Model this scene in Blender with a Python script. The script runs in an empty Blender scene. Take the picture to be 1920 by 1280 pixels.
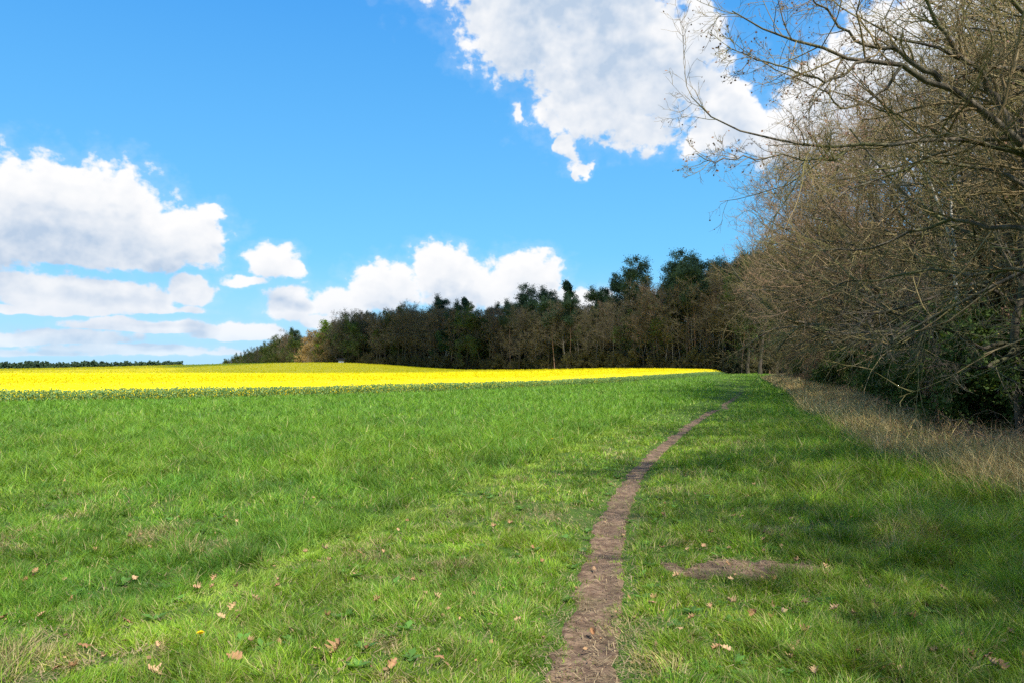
import bpy, math, numpy as np
from math import radians as R
# ------------------------------------------------------------------ camera, world, sun, exposure
sc = bpy.context.scene
COL = sc.collection
F, CX, HY, H0 = 1387.0, 960.0, 691.0, 1.6        # focal length in photo pixels, horizon row, eye height
cam = bpy.data.objects.new('camera', bpy.data.cameras.new('camera'))
COL.objects.link(cam)
cam.data.sensor_width = 36.0
cam.data.lens = 36.0 * F / 1920.0
cam.location = (0, 0, H0)
cam.rotation_euler = (R(90) + math.atan((HY - 640) / F), 0, 0)
cam.data.clip_start, cam.data.clip_end = 0.1, 20000
sc.camera = cam
sc.view_settings.view_transform = 'Standard'
sc.view_settings.look = 'None'
sc.view_settings.gamma = 1.0
sc.view_settings.exposure = 0.6
sc.render.engine = 'CYCLES'
sc.cycles.max_bounces = 4
sc.cycles.diffuse_bounces = 2
sc.cycles.glossy_bounces = 1
sc.cycles.transmission_bounces = 3
sc.cycles.transparent_max_bounces = 4
sc.cycles.use_denoising = False
sc.cycles.denoiser = 'OPENIMAGEDENOISE'
sc.cycles.denoising_input_passes = 'RGB_ALBEDO_NORMAL'
sc.cycles.denoising_prefilter = 'ACCURATE'
sc.cycles.use_adaptive_sampling = True
sc.cycles.adaptive_threshold = 0.015
sc.cycles.caustics_reflective = False
sc.cycles.caustics_refractive = False
sc.cycles.debug_use_spatial_splits = False

SUN_AZ, SUN_EL = 154.0, 48.0                     # clockwise from the view direction (+Y)
sdir = np.array([math.sin(R(SUN_AZ)) * math.cos(R(SUN_EL)), math.cos(R(SUN_AZ)) * math.cos(R(SUN_EL)), math.sin(R(SUN_EL))])
sun = bpy.data.objects.new('sun', bpy.data.lights.new('sun', 'SUN'))
COL.objects.link(sun)
sun.data.energy = 5.0
sun.data.angle = R(0.5)
sun.data.color = (1.0, 0.955, 0.88)
sun.rotation_euler = (R(90 - SUN_EL), 0, R(180 - SUN_AZ))

# ---- node helper
class N:
    def __init__(s, tree): s.t = tree; s.n = tree.nodes; s.l = tree.links
    def new(s, typ, **kw):
        nd = s.n.new(typ)
        for k, v in kw.items(): setattr(nd, k, v)
        return nd
    def put(s, sock, v):
        if isinstance(v, bpy.types.NodeSocket): s.l.new(v, sock)
        elif v is not None: sock.default_value = v
    def m(s, op, a, b=None, c=None, clamp=False):
        nd = s.n.new('ShaderNodeMath'); nd.operation = op; nd.use_clamp = clamp
        s.put(nd.inputs[0], a); s.put(nd.inputs[1], b); s.put(nd.inputs[2], c)
        return nd.outputs[0]
    def mr(s, v, a, b, c=0.0, d=1.0, smooth=True):
        nd = s.n.new('ShaderNodeMapRange'); nd.interpolation_type = 'SMOOTHSTEP' if smooth else 'LINEAR'
        for i, x in enumerate((v, a, b, c, d)): s.put(nd.inputs[i], x)
        return nd.outputs[0]
    def mix(s, f, a, b, blend='MIX'):
        nd = s.n.new('ShaderNodeMix'); nd.data_type = 'RGBA'; nd.blend_type = blend
        s.put(nd.inputs[0], f); s.put(nd.inputs[6], a); s.put(nd.inputs[7], b)
        return nd.outputs[2]
    def noise(s, vec, scale, detail=4, rough=0.5, dist=0.0, typ='FBM'):
        nd = s.n.new('ShaderNodeTexNoise'); nd.noise_type = typ
        if vec is not None: s.l.new(vec, nd.inputs['Vector'])
        nd.inputs['Scale'].default_value = scale; nd.inputs['Detail'].default_value = detail
        nd.inputs['Roughness'].default_value = rough; nd.inputs['Distortion'].default_value = dist
        return nd.outputs['Fac']

def c4(c): return (c[0], c[1], c[2], 1.0)

# ---- sky: Nishita air plus fair weather cumulus laid out by azimuth and elevation
world = bpy.data.worlds.new('World'); sc.world = world; world.use_nodes = True
nt = world.node_tree; nt.nodes.clear(); w = N(nt)
CL = [  # photo-pixel centre, half sizes, flat base factor, weight
 # upper cumulus
 (968, 45, 125, 100, .9, 1), (1130, 60, 160, 150, .9, 1), (1240, 120, 130, 120, .9, .9), (1305, 60, 48, 62, 1, .9),
 (1120, 190, 120, 75, 1, .75), (1195, 235, 75, 48, 1, .8), (1068, 275, 32, 38, 1, .85), (1092, 318, 16, 13, 1, .6),
 (1375, 205, 80, 75, .9, .9), (1330, 250, 55, 40, 1, .75), (975, 208, 15, 12, 1, .32), (1060, -90, 330, 110, 1, 1),
 # behind the wood
 (1760, 190, 260, 150, .8, 1), (1620, 170, 150, 90, .8, .9), (1880, 60, 250, 160, 1, 1), (1480, 250, 90, 60, 1, .8),
 # left big one
 (35, 385, 120, 95, 1.1, 1), (165, 410, 150, 100, .9, 1), (290, 440, 120, 66, .9, 1), (378, 462, 50, 40, .8, .95), (372, 402, 28, 18, .8, .7), (-80, 420, 150, 110, .8, 1),
 (120, 475, 240, 34, .7, .9),
 # small one
 (515, 495, 52, 42, .9, 1), (545, 500, 30, 30, .9, .8), (455, 526, 44, 12, .8, .8),
 # low banks left
 (5, 538, 70, 28, .6, 1.2), (130, 564, 115, 46, .5, 1.2), (235, 570, 100, 40, .45, 1.2), (358, 554, 48, 40, .6, 1.2), (60, 582, 170, 14, .6, 1), (280, 582, 100, 12, .6, 1),
 (220, 613, 105, 19, .4, 1.1), (320, 618, 105, 19, .4, 1.1), (450, 630, 100, 28, .4, 1.2), (20, 640, 80, 17, .5, 1), (140, 636, 130, 22, .5, 1), (250, 655, 180, 15, .7, 1), (60, 662, 120, 9, .7, .6), (400, 660, 120, 10, .7, .5),
 # bank above the forest
 (545, 580, 66, 44, .6, 1), (640, 576, 80, 40, .6, 1), (720, 548, 80, 60, .7, 1), (822, 505, 62, 52, 1, 1), (880, 545, 110, 62, .8, 1), (985, 525, 78, 66, 1, 1),
 (1050, 570, 46, 46, 1, .9), (620, 602, 90, 20, 1, .8), (1110, 570, 70, 34, 1, .7), (1200, 590, 120, 40, 1, .6),
]
def px2dir(px, py):
    a = math.atan((px - CX) / F)
    return a, math.atan((HY - py) / F * math.cos(a))
def field_group(name, full):
    grp = bpy.data.node_groups.new(name, 'ShaderNodeTree')
    grp.interface.new_socket('Az', in_out='INPUT', socket_type='NodeSocketFloat')
    grp.interface.new_socket('El', in_out='INPUT', socket_type='NodeSocketFloat')
    grp.interface.new_socket('D', in_out='OUTPUT', socket_type='NodeSocketFloat')
    g = N(grp)
    gi = g.new('NodeGroupInput'); go = g.new('NodeGroupOutput')
    az_, el_ = gi.outputs[0], gi.outputs[1]
    comb = g.new('ShaderNodeCombineXYZ'); g.put(comb.inputs[0], az_); g.put(comb.inputs[1], g.m('MULTIPLY', el_, 1.25))
    cv = comb.outputs[0]
    # domain warp so that no ellipse shows
    wn = g.new('ShaderNodeTexNoise'); wn.noise_dimensions = '2D'; g.l.new(cv, wn.inputs['Vector']); wn.inputs['Scale'].default_value = 14; wn.inputs['Detail'].default_value = 4 if full else 2; wn.inputs['Roughness'].default_value = .6
    sx = g.new('ShaderNodeSeparateColor'); g.l.new(wn.outputs['Color'], sx.inputs[0])
    wamp = g.mr(el_, 0.03, .25, .012, .07)
    azw = g.m('MULTIPLY_ADD', g.m('SUBTRACT', sx.outputs[0], .5), wamp, az_)
    elw = g.m('MULTIPLY_ADD', g.m('SUBTRACT', sx.outputs[1], .5), g.m('MULTIPLY', wamp, .8), el_)
    pc = g.new('ShaderNodeCombineXYZ'); g.put(pc.inputs[0], azw); g.put(pc.inputs[1], elw); pcv = pc.outputs[0]
    field = None
    for (px, py, rx, ry, fb, wt) in CL:
        if rx < 20 and not full: continue
        a0, e0 = px2dir(px, py)
        dx = g.m('MULTIPLY_ADD', azw, F / rx, -a0 * F / rx)
        dy = g.m('MULTIPLY_ADD', elw, F / ry, -e0 * F / ry)
        if fb < 1: dy = g.m('MINIMUM', dy, g.m('MULTIPLY', dy, 1.0 / fb))
        r2 = g.m('MULTIPLY_ADD', dy, dy, g.m('MULTIPLY', dx, dx))
        b = g.m('MULTIPLY_ADD', g.m('SQRT', r2), -wt, wt)     # 1 at the centre, 0 at the rim
        field = b if field is None else g.m('SMOOTH_MAX', field, b, 0.10)
    def noise2(vec, scale, detail, rough):
        nd = g.new('ShaderNodeTexNoise'); nd.noise_dimensions = '2D'; g.l.new(vec, nd.inputs['Vector']); nd.inputs['Scale'].default_value = scale; nd.inputs['Detail'].default_value = detail; nd.inputs['Roughness'].default_value = rough
        return nd.outputs['Fac']
    D = g.m('MULTIPLY_ADD', g.m('SUBTRACT', noise2(cv, 38, 8 if full else 2.5, .56), .5), .85, field)
    puff = g.new('ShaderNodeTexVoronoi'); puff.voronoi_dimensions = '2D'; puff.feature = 'F1'; puff.normalize = True
    sc3 = g.new('ShaderNodeVectorMath'); sc3.operation = 'MULTIPLY'; sc3.inputs[1].default_value = (1, 1.3, 1); g.l.new(pcv, sc3.inputs[0]); g.l.new(sc3.outputs[0], puff.inputs['Vector'])
    puff.inputs['Scale'].default_value = 26; puff.inputs['Detail'].default_value = 2 if full else 1; puff.inputs['Roughness'].default_value = .6
    D = g.m('MULTIPLY_ADD', g.m('SUBTRACT', .38, puff.outputs['Distance']), .5, D)
    if full:    # distant clouds outside the photographed part of the sky
        gen = noise2(cv, 5.5, 4, .55)
        outside = g.mr(g.m('ABSOLUTE', az_), .66, .95); top = g.mr(el_, .55, .8)
        D = g.m('MAXIMUM', D, g.m('SUBTRACT', g.m('MULTIPLY', g.m('SUBTRACT', gen, .53), 3.0), g.m('SUBTRACT', 1.0, g.m('MAXIMUM', outside, top))))
    g.l.new(D, go.inputs[0]); return grp
GF, GL = field_group('cloud_field', True), field_group('cloud_field_soft', False)

tc = w.new('ShaderNodeTexCoord')
sep = w.new('ShaderNodeSeparateXYZ'); w.l.new(tc.outputs['Generated'], sep.inputs[0])
az = w.m('ARCTAN2', sep.outputs[0], sep.outputs[1]); el = w.m('ARCSINE', sep.outputs[2])
def cf(tree, daz, de):
    nd = w.new('ShaderNodeGroup'); nd.node_tree = tree
    w.put(nd.inputs[0], w.m('ADD', az, daz)); w.put(nd.inputs[1], w.m('ADD', el, de))
    return nd.outputs[0]
D0 = cf(GF, 0.0, 0.0)
D0 = w.m('SUBTRACT', D0, w.mr(el, .135, .05, 0, .13))
D1 = cf(GL, -.004, .018)
D2 = cf(GL, -.010, .046)
sky = w.new('ShaderNodeTexSky'); sky.sky_type = 'NISHITA'; sky.sun_disc = False
sky.sun_elevation = R(SUN_EL); sky.sun_rotation = R(SUN_AZ)
sky.altitude = 0; sky.air_density = 1.0; sky.dust_density = .25; sky.ozone_density = 2.2
SKY = 0.10
skyc = w.mix(1.0, sky.outputs[0], (SKY * .85, SKY * 1.05, SKY * 1.20, 1), 'MULTIPLY')
azure = w.mix(w.mr(el, .05, .50, 0, 1, False), (.125, .45, .72, 1), (.036, .25, .64, 1))
skyc = w.mix(.82, skyc, azure)
hz = w.mr(el, .0, .16, .55, 0.0)
skyc = w.mix(hz, skyc, (.38, .52, .66, 1))
alpha = w.mr(D0, -.02, .28)
thin = w.mr(D0, -.35, .25, 0, .15)           # torn veils around the rims
alpha = w.m('MAXIMUM', alpha, thin)
lowfade = w.mr(el, .005, .06, .65, 1.0)
alpha = w.m('MULTIPLY', alpha, lowfade)
shade = w.m('MULTIPLY', w.mr(D1, .1, 1.6, 0, 1, False), .7)
shade = w.m('ADD', shade, w.m('MULTIPLY', w.mr(D2, .15, 1.95, 0, 1, False), 1.6))
vein = w.noise(tc.outputs['Generated'], 15, 7, .6)
shade = w.m('MULTIPLY', shade, w.mr(vein, .34, .66, .65, 1.15), None, True)
cc = w.mix(shade, (.66, .66, .665, 1), (.34, .42, .53, 1))
cc = w.mix(w.mr(el, 0.0, .14, .3, 0), cc, (.46, .54, .65, 1))
col = w.mix(alpha, skyc, cc)
# below the horizon
col = w.mix(w.mr(sep.outputs[2], -.03, -.005, 1, 0), col, (.12, .14, .08, 1))
bg = w.new('ShaderNodeBackground'); w.l.new(col, bg.inputs[0]); bg.inputs[1].default_value = 1.0
wo = w.new('ShaderNodeOutputWorld'); w.l.new(bg.outputs[0], wo.inputs[0])
world.cycles.sampling_method = 'MANUAL'; world.cycles.sample_map_resolution = 512

# ------------------------------------------------------------------ helpers
def tag(o, label=None, cat=None, group=None, kind=None):
    if label: o['label'] = label
    if cat: o['category'] = cat
    if group: o['group'] = group
    if kind: o['kind'] = kind
    return o
def empty(name, loc, rz=0, scale=None):
    o = bpy.data.objects.new(name, None); COL.objects.link(o); o.location = [float(x) for x in loc]; o.rotation_euler = (0, 0, rz)
    o.empty_display_size = .2
    if scale is not None: o.scale = scale
    return o
def link(name, me, parent=None):
    o = bpy.data.objects.new(name, me); COL.objects.link(o)
    if parent is not None: o.parent = parent
    return o
def mesh(name, V, Q, mat, col=None, smooth=False, mats=None, midx=None):
    V = np.ascontiguousarray(V, dtype=np.float32).reshape(-1, 3); Q = np.ascontiguousarray(Q, dtype=np.int32)
    me = bpy.data.meshes.new(name)
    k = Q.shape[1]
    me.vertices.add(len(V)); me.vertices.foreach_set('co', V.ravel())
    me.loops.add(Q.size); me.loops.foreach_set('vertex_index', Q.ravel())
    me.polygons.add(len(Q)); me.polygons.foreach_set('loop_start', np.arange(0, Q.size, k, dtype=np.int32))
    me.polygons.foreach_set('loop_total', np.full(len(Q), k, dtype=np.int32))
    if smooth: me.polygons.foreach_set('use_smooth', np.ones(len(Q), dtype=bool))
    for m_ in (mats or [mat]): me.materials.append(m_)
    if midx is not None: me.polygons.foreach_set('material_index', midx.astype(np.int32))
    me.update()
    if col is not None:
        at = me.color_attributes.new('tint', 'FLOAT_COLOR', 'POINT')
        c = np.ones((len(V), 4), np.float32); c[:, :3] = col
        at.data.foreach_set('color', c.ravel())
    return me
def join(parts):
    Vs, Qs, o = [], [], 0
    for V, Q in parts:
        V = np.asarray(V).reshape(-1, 3); Vs.append(V); Qs.append(np.asarray(Q) + o); o += len(V)
    return np.concatenate(Vs), np.concatenate(Qs)
def nrm(v): return v / np.maximum(np.linalg.norm(v, axis=-1, keepdims=True), 1e-9)
def sstep(a, b, x):
    t = np.clip((x - a) / (b - a), 0, 1); return t * t * (3 - 2 * t)
def vnoise(x, y, seed=0):
    xi = np.floor(x).astype(np.int64); yi = np.floor(y).astype(np.int64); fx = x - xi; fy = y - yi
    fx = fx * fx * (3 - 2 * fx); fy = fy * fy * (3 - 2 * fy)
    def h(a, b):
        n = (a * 374761393 + b * 668265263 + seed * 982451653) & 0xffffffff
        n = ((n ^ (n >> 13)) * 1274126177) & 0xffffffff
        return ((n ^ (n >> 16)) & 0xffff) / 65535.0
    return (h(xi, yi) * (1 - fx) + h(xi + 1, yi) * fx) * (1 - fy) + (h(xi, yi + 1) * (1 - fx) + h(xi + 1, yi + 1) * fx) * fy
def fbm(x, y, s, o=3, seed=0):
    r, a, t = 0, 1.0, 0
    for i in range(o):
        r = r + a * vnoise(x * s + 17.3 * i, y * s - 9.1 * i, seed + i); t += a; a *= .5; s *= 2.03
    return r / t - .5

def terrain(x, y):
    x = np.asarray(x, float); y = np.asarray(y, float)
    w_ = sstep(-18, 28, x)
    z = .9 * sstep(30, 140, y) * w_
    z = z + .28 * sstep(70, 190, y) * (1 - w_)
    dxh = x + 49
    gx = np.where(dxh > 0, np.exp(-(dxh / 27) ** 2), np.exp(-(dxh / 62) ** 2))
    z = z + 2.15 * gx * np.exp(-((y - 200) / 48) ** 2)
    z = z - 6 * sstep(420, 1300, y) * sstep(60, -100, x)
    near = np.exp(-(y / 60) ** 2)
    z = z + near * (.10 * fbm(x, y, .35, 2, 5) + .05 * fbm(x, y, 1.3, 3, 9))
    # the trodden strip lies a little lower
    px = np.interp(y, PATH[:, 1], PATH[:, 0])
    z = z - .055 * np.exp(-((x - px) / .35) ** 2) * sstep(130, 60, y)
    return z
PATH = np.array([(.32, -4), (.30, 2), (.34, 3.9), (.45, 4.6), (.62, 5.6), (.79, 6.5), (.98, 7.6), (1.29, 8.9), (1.95, 11.7), (2.9, 14.6), (4.75, 20), (7.4, 27.5), (10.6, 36), (14.9, 48), (20.5, 66), (27, 90), (33, 112), (40, 140)], float)
CROP = np.array([(-400, -90), (-60, 12), (-24, 34.5), (-16, 39.8), (-8.5, 47.5), (-1, 57), (14, 79), (24, 97), (34, 118), (38, 127)], float)
DRY = np.array([(5.6, 2), (6.1, 7), (6.3, 10.1), (7.0, 14), (9.7, 22.4), (16.6, 43), (24.5, 69), (36, 108), (44, 135)], float)
FOR = np.array([(-700, 1500), (-233, 600), (-126, 380), (-88, 305), (-74, 285), (-63, 238), (-52, 225), (-29.6, 205), (-2.7, 185), (11.5, 162), (24, 142), (31, 128), (40, 118)], float)
def G(px, py, dz=0.0):
    """ground point seen at a photo pixel"""
    y = 6.0
    for _ in range(60):
        z = float(terrain((px - CX) / F * y, y)) + dz
        y = .5 * y + .5 * (H0 - z) * F / max(py - HY, 1.0)
        y = min(max(y, 2), 400)
    x = (px - CX) / F * y
    return np.array([x, y, float(terrain(x, y))])
def P(px, py, d): return np.array([(px - CX) / F * d, d, H0 + (HY - py) / F * d])

# ------------------------------------------------------------------ materials
def mat(name, base=(.5, .5, .5), rough=.8, spec=.3):
    m = bpy.data.materials.new(name); m.use_nodes = True; nt = m.node_tree; n = N(nt)
    b = nt.nodes['Principled BSDF']; b.inputs['Base Color'].default_value = c4(base); b.inputs['Roughness'].default_value = rough
    b.inputs['Specular IOR Level'].default_value = spec
    return m, n, b
def leafy(name, rough=.55, trans=.35, var=.25, scale=2.0, spec=.25, attr=True, base=(.1, .2, .03), tcol=(1.5, 1.35, .5)):
    m, n, b = mat(name, base, rough, spec)
    tcn = n.new('ShaderNodeTexCoord')
    if attr:
        a = n.new('ShaderNodeAttribute'); a.attribute_name = 'tint'; c = a.outputs['Color']
    else:
        rg = n.new('ShaderNodeRGB'); rg.outputs[0].default_value = c4(base); c = rg.outputs[0]
    no = n.noise(tcn.outputs['Object'], scale, 3, .6)
    f = n.mr(no, .3, .7, 1 - var, 1 + var, False)
    hs = n.new('ShaderNodeHueSaturation'); n.l.new(f, hs.inputs['Value']); n.l.new(c, hs.inputs['Color'])
    n.l.new(hs.outputs[0], b.inputs['Base Color'])
    if trans > 0:
        t = n.new('ShaderNodeBsdfTranslucent'); tm = n.mix(1.0, hs.outputs[0], c4(tcol), 'MULTIPLY'); n.l.new(tm, t.inputs[0])
        mx = n.new('ShaderNodeMixShader'); mx.inputs[0].default_value = trans
        n.l.new(b.outputs[0], mx.inputs[1]); n.l.new(t.outputs[0], mx.inputs[2])
        n.l.new(mx.outputs[0], n.n['Material Output'].inputs[0])
    return m
def bark(name, a, b_, moss=None, scale=6, zs=.3, rough=.9, bump=.4):
    m, n, b = mat(name, a, rough, .15)
    t = n.new('ShaderNodeTexCoord'); mp = n.new('ShaderNodeMapping'); mp.inputs['Scale'].default_value = (1, 1, zs); n.l.new(t.outputs['Object'], mp.inputs[0])
    no = n.noise(mp.outputs[0], scale, 6, .65)
    c = n.mix(n.mr(no, .35, .65), c4(a), c4(b_))
    if moss:
        g2 = n.noise(t.outputs['Object'], 1.1, 4, .6)
        c = n.mix(n.mr(g2, .45, .62, 0, .8), c, c4(moss))
    n.l.new(c, b.inputs['Base Color'])
    bp = n.new('ShaderNodeBump'); bp.inputs['Strength'].default_value = bump; bp.inputs['Distance'].default_value = .02
    n.l.new(n.noise(mp.outputs[0], scale * 5, 4, .6), bp.inputs['Height']); n.l.new(bp.outputs[0], b.inputs['Normal'])
    return m
M = {}
M['grass'] = leafy('grass', .5, .38, .22, 1.4, .35)
M['dry'] = leafy('dry_grass', .75, .25, .2, 2.0, .2, tcol=(1.1, 1.0, .8))
M['crop'] = leafy('crop', .6, .4, .12, 1.0, .2, tcol=(1.2, 1.15, .5))
M['olive'] = leafy('olive_leaf', .7, .3, .35, .8, .1, False, (.13, .12, .045), (1.3, 1.3, .5))
M['darkleaf'] = leafy('dark_leaf', .7, .25, .35, .8, .1, False, (.075, .115, .03))
M['woodleaf'] = leafy('wood_leaf', .8, .3, .4, .5, .1, False, (.085, .095, .035), (1.2, 1.2, .6))
M['lime'] = leafy('lime_leaf', .7, .4, .25, .8, .1, False, (.22, .32, .04))
M['needle'] = leafy('needle', .7, .1, .4, .6, .1, False, (.05, .085, .045), (1, 1.2, .6))
M['greenleaf'] = leafy('green_leaf', .7, .3, .3, .6, .1, False, (.05, .10, .045))
M['budleaf'] = leafy('bud', .8, .2, .3, 1, .1, False, (.30, .17, .11), (1.2, 1, .8))
M['tan'] = leafy('tan_bud', .8, .3, .3, .5, .1, False, (.33, .23, .10), (1.2, 1, .7))
M['bark'] = bark('bark', (.085, .072, .052), (.19, .16, .115), (.13, .13, .045))
M['barkdark'] = bark('bark_dark', (.045, .036, .028), (.10, .082, .06), (.07, .075, .03))
M['palebark'] = bark('pale_bark', (.20, .17, .14), (.36, .32, .27))
M['pinebark'] = bark('pine_bark', (.19, .11, .075), (.38, .24, .17), None, 4, .5)
M['twig'] = bark('twig', (.18, .13, .06), (.33, .245, .125), (.20, .18, .06), 1.2, 1, .8, 0)
M['twigpink'] = bark('twig_pink', (.23, .145, .085), (.35, .24, .15), None, 1.2, 1, .8, 0)
M['twigdark'] = bark('twig_dark', (.125, .10, .072), (.20, .165, .12), (.145, .135, .065), 1.2, 1, .8, 0)
# birch: white with dark horizontal marks
m_, n_, b_ = mat('birch_bark', (.7, .68, .62), .7, .2)
t_ = n_.new('ShaderNodeTexCoord'); mp_ = n_.new('ShaderNodeMapping'); mp_.inputs['Scale'].default_value = (1.2, 1.2, 7); n_.l.new(t_.outputs['Object'], mp_.inputs[0])
n_.l.new(n_.mix(n_.mr(n_.noise(mp_.outputs[0], 1.6, 5, .7), .54, .60), (.50, .46, .38, 1), (.05, .045, .04, 1)), b_.inputs['Base Color'])
M['birch'] = m_
# meadow soil and moss under the blades
m_, n_, b_ = mat('ground', (.06, .07, .03), .95, .1)
t_ = n_.new('ShaderNodeTexCoord')
n1 = n_.noise(t_.outputs['Object'], 1.7, 7, .65); n2 = n_.noise(t_.outputs['Object'], 22, 5, .7); n3 = n_.noise(t_.outputs['Object'], .25, 4, .5)
c_ = n_.mix(n_.mr(n2, .35, .65), (.045, .085, .014, 1), (.085, .14, .025, 1))
c_ = n_.mix(n_.mr(n1, .56, .70, 0, .7), c_, (.17, .135, .07, 1))
c_ = n_.mix(n_.mr(n3, .35, .65, 0, .4), c_, (.06, .13, .02, 1))
sp_ = n_.new('ShaderNodeSeparateXYZ'); n_.l.new(t_.outputs['Object'], sp_.inputs[0])
# leaf litter under the wood: right of the line x = 7 + .27 y
lin = n_.m('SUBTRACT', sp_.outputs[0], n_.m('MULTIPLY_ADD', sp_.outputs[1], .285, 6.2))
lin = n_.m('ADD', lin, n_.m('MULTIPLY', n_.m('SUBTRACT', n1, .5), 5.0))
lit = n_.mix(n_.mr(n2, .35, .65), (.05, .036, .022, 1), (.12, .085, .05, 1))
lit = n_.mix(n_.mr(n_.noise(t_.outputs['Object'], .5, 4, .6), .5, .62, 0, .7), lit, (.05, .08, .02, 1))
c_ = n_.mix(n_.mr(lin, 0, 2.0), c_, lit)
n_.l.new(c_, b_.inputs['Base Color'])
bp_ = n_.new('ShaderNodeBump'); bp_.inputs['Strength'].default_value = .8; bp_.inputs['Distance'].default_value = .03; n_.l.new(n2, bp_.inputs['Height']); n_.l.new(bp_.outputs[0], b_.inputs['Normal'])
M['ground'] = m_
# trodden soil
m_, n_, b_ = mat('soil', (.2, .14, .1), .95, .12)
t_ = n_.new('ShaderNodeTexCoord'); mp_ = n_.new('ShaderNodeMapping'); mp_.inputs['Scale'].default_value = (1, 1.3, 1); n_.l.new(t_.outputs['Object'], mp_.inputs[0])
n1 = n_.noise(mp_.outputs[0], 14, 8, .75, .2); n2 = n_.noise(mp_.outputs[0], 110, 4, .7, .5); n3 = n_.noise(t_.outputs['Object'], 2.2, 4, .6)
c_ = n_.mix(n_.mr(n1, .38, .62), (.11, .066, .042, 1), (.30, .20, .13, 1))
c_ = n_.mix(n_.mr(n2, .55, .68, 0, .75), c_, (.38, .26, .17, 1))
c_ = n_.mix(n_.mr(n2, .30, .42, .7, 0), c_, (.075, .048, .034, 1))
c_ = n_.mix(n_.mr(n3, .5, .66, 0, .35), c_, (.16, .15, .06, 1))
c_ = n_.mix(n_.mr(n_.noise(t_.outputs['Object'], 4.5, 3, .6), .42, .62, 0, .55), c_, (.085, .055, .037, 1))
n_.l.new(c_, b_.inputs['Base Color'])
bp_ = n_.new('ShaderNodeBump'); bp_.inputs['Strength'].default_value = 1; bp_.inputs['Distance'].default_value = .012; n_.l.new(n_.m('ADD', n1, n_.m('MULTIPLY', n2, .5)), bp_.inputs['Height']); n_.l.new(bp_.outputs[0], b_.inputs['Normal'])
M['soil'] = m_
# canopy of the rape crop
m_, n_, b_ = mat('canopy', (.6, .5, .02), .8, .1)
t_ = n_.new('ShaderNodeTexCoord'); n1 = n_.noise(t_.outputs['Object'], 3.5, 5, .7); n2 = n_.noise(t_.outputs['Object'], .05, 4, .6)
c_ = n_.mix(n_.mr(n1, .30, .48), (.40, .34, .01, 1), (.84, .64, .006, 1)); c_ = n_.mix(n_.mr(n2, .4, .7, 0, .3), c_, (.60, .56, .01, 1))
n_.l.new(c_, b_.inputs['Base Color']); M['canopy'] = m_
m_, n_, b_ = mat('leaf_dry', (.42, .22, .11), .6, .25)
t_ = n_.new('ShaderNodeTexCoord'); oi = n_.new('ShaderNodeObjectInfo')
c_ = n_.mix(n_.mr(oi.outputs['Random'], 0, 1, 0, 1, False), (.30, .155, .07, 1), (.52, .35, .19, 1)); c_ = n_.mix(n_.mr(n_.noise(t_.outputs['Object'], 60, 4, .6), .45, .7, 0, .6), c_, (.26, .12, .06, 1))
n_.l.new(c_, b_.inputs['Base Color']); M['leafdry'] = m_
m_, n_, b_ = mat('cloud_white', (.85, .86, .88), 1, 0)
tr_ = n_.new('ShaderNodeBsdfTransparent'); mx_ = n_.new('ShaderNodeMixShader'); mx_.inputs[0].default_value = .72
n_.l.new(b_.outputs[0], mx_.inputs[1]); n_.l.new(tr_.outputs[0], mx_.inputs[2]); n_.l.new(mx_.outputs[0], n_.n['Material Output'].inputs[0])
M['white'] = m_
M['dandelion'] = mat('dandelion', (.85, .62, .01), .6, .2)[0]
M['stem'] = mat('stem', (.14, .22, .05), .6, .2)[0]
M['paint'] = bark('pale_board', (.42, .42, .42), (.62, .62, .60), None, 3, .4, .8, .1)
M['roof'] = mat('roof_felt', (.03, .03, .032), .8, .2)[0]

# ------------------------------------------------------------------ ground
def axis(lims): return np.unique(np.concatenate([np.arange(a, b, s) for a, b, s in lims]))
gx = axis([(-3000, -600, 200), (-600, -120, 15), (-120, -12, 2.5), (-12, 12, .12), (12, 60, 1.0), (60, 400, 10), (400, 3001, 200)])
gy = axis([(-400, -20, 40), (-20, 1, 1.5), (1, 20, .12), (20, 140, 1.2), (140, 600, 8), (600, 4001, 150)])
X, Y = np.meshgrid(gx, gy); Z = terrain(X, Y)
Z = Z + .03 * fbm(X, Y, 4.5, 3, 31) * np.exp(-(Y / 15) ** 2)
nx, ny = len(gx), len(gy)
idx = np.arange(nx * ny).reshape(ny, nx)
def gridq(idx): return np.stack([idx[:-1, :-1], idx[:-1, 1:], idx[1:, 1:], idx[1:, :-1]], -1).reshape(-1, 4)
tag(link('ground', mesh('ground', np.stack([X, Y, Z], -1), gridq(idx), M['ground'], smooth=True)), 'green meadow ground running from the camera to the forest', kind='structure')

def pathhalf(y):
    return (.150 + .0045 * np.clip(y - 4, 0, 14)) * (1 - .85 * sstep(38, 62, y)) * (1 + .55 * fbm(y, y * 0, .9, 3, 3)) + .05 * (y < 5) * 0
ys = np.concatenate([np.arange(1.5, 30, .04), np.arange(30, 62, .4)])
us = np.linspace(-1, 1, 21)
cx = np.interp(ys, PATH[:, 1], PATH[:, 0]); cx = np.convolve(np.pad(cx, 12, 'edge'), np.ones(25) / 25, 'valid')
hwL = pathhalf(ys) * (1 + .35 * fbm(ys, ys * 0 + 3, 1.7, 2, 41) + .8 * fbm(ys, ys * 0 + 3, 7, 3, 42)); hwR = pathhalf(ys + 40) * (1 + .35 * fbm(ys, ys * 0 + 8, 1.7, 2, 47) + .8 * fbm(ys, ys * 0 + 8, 7, 3, 48))
hw = np.where(us[None, :] < 0, hwL[:, None], hwR[:, None])
PX = cx[:, None] + us[None, :] * hw; PY = np.repeat(ys[:, None], len(us), 1)
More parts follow.
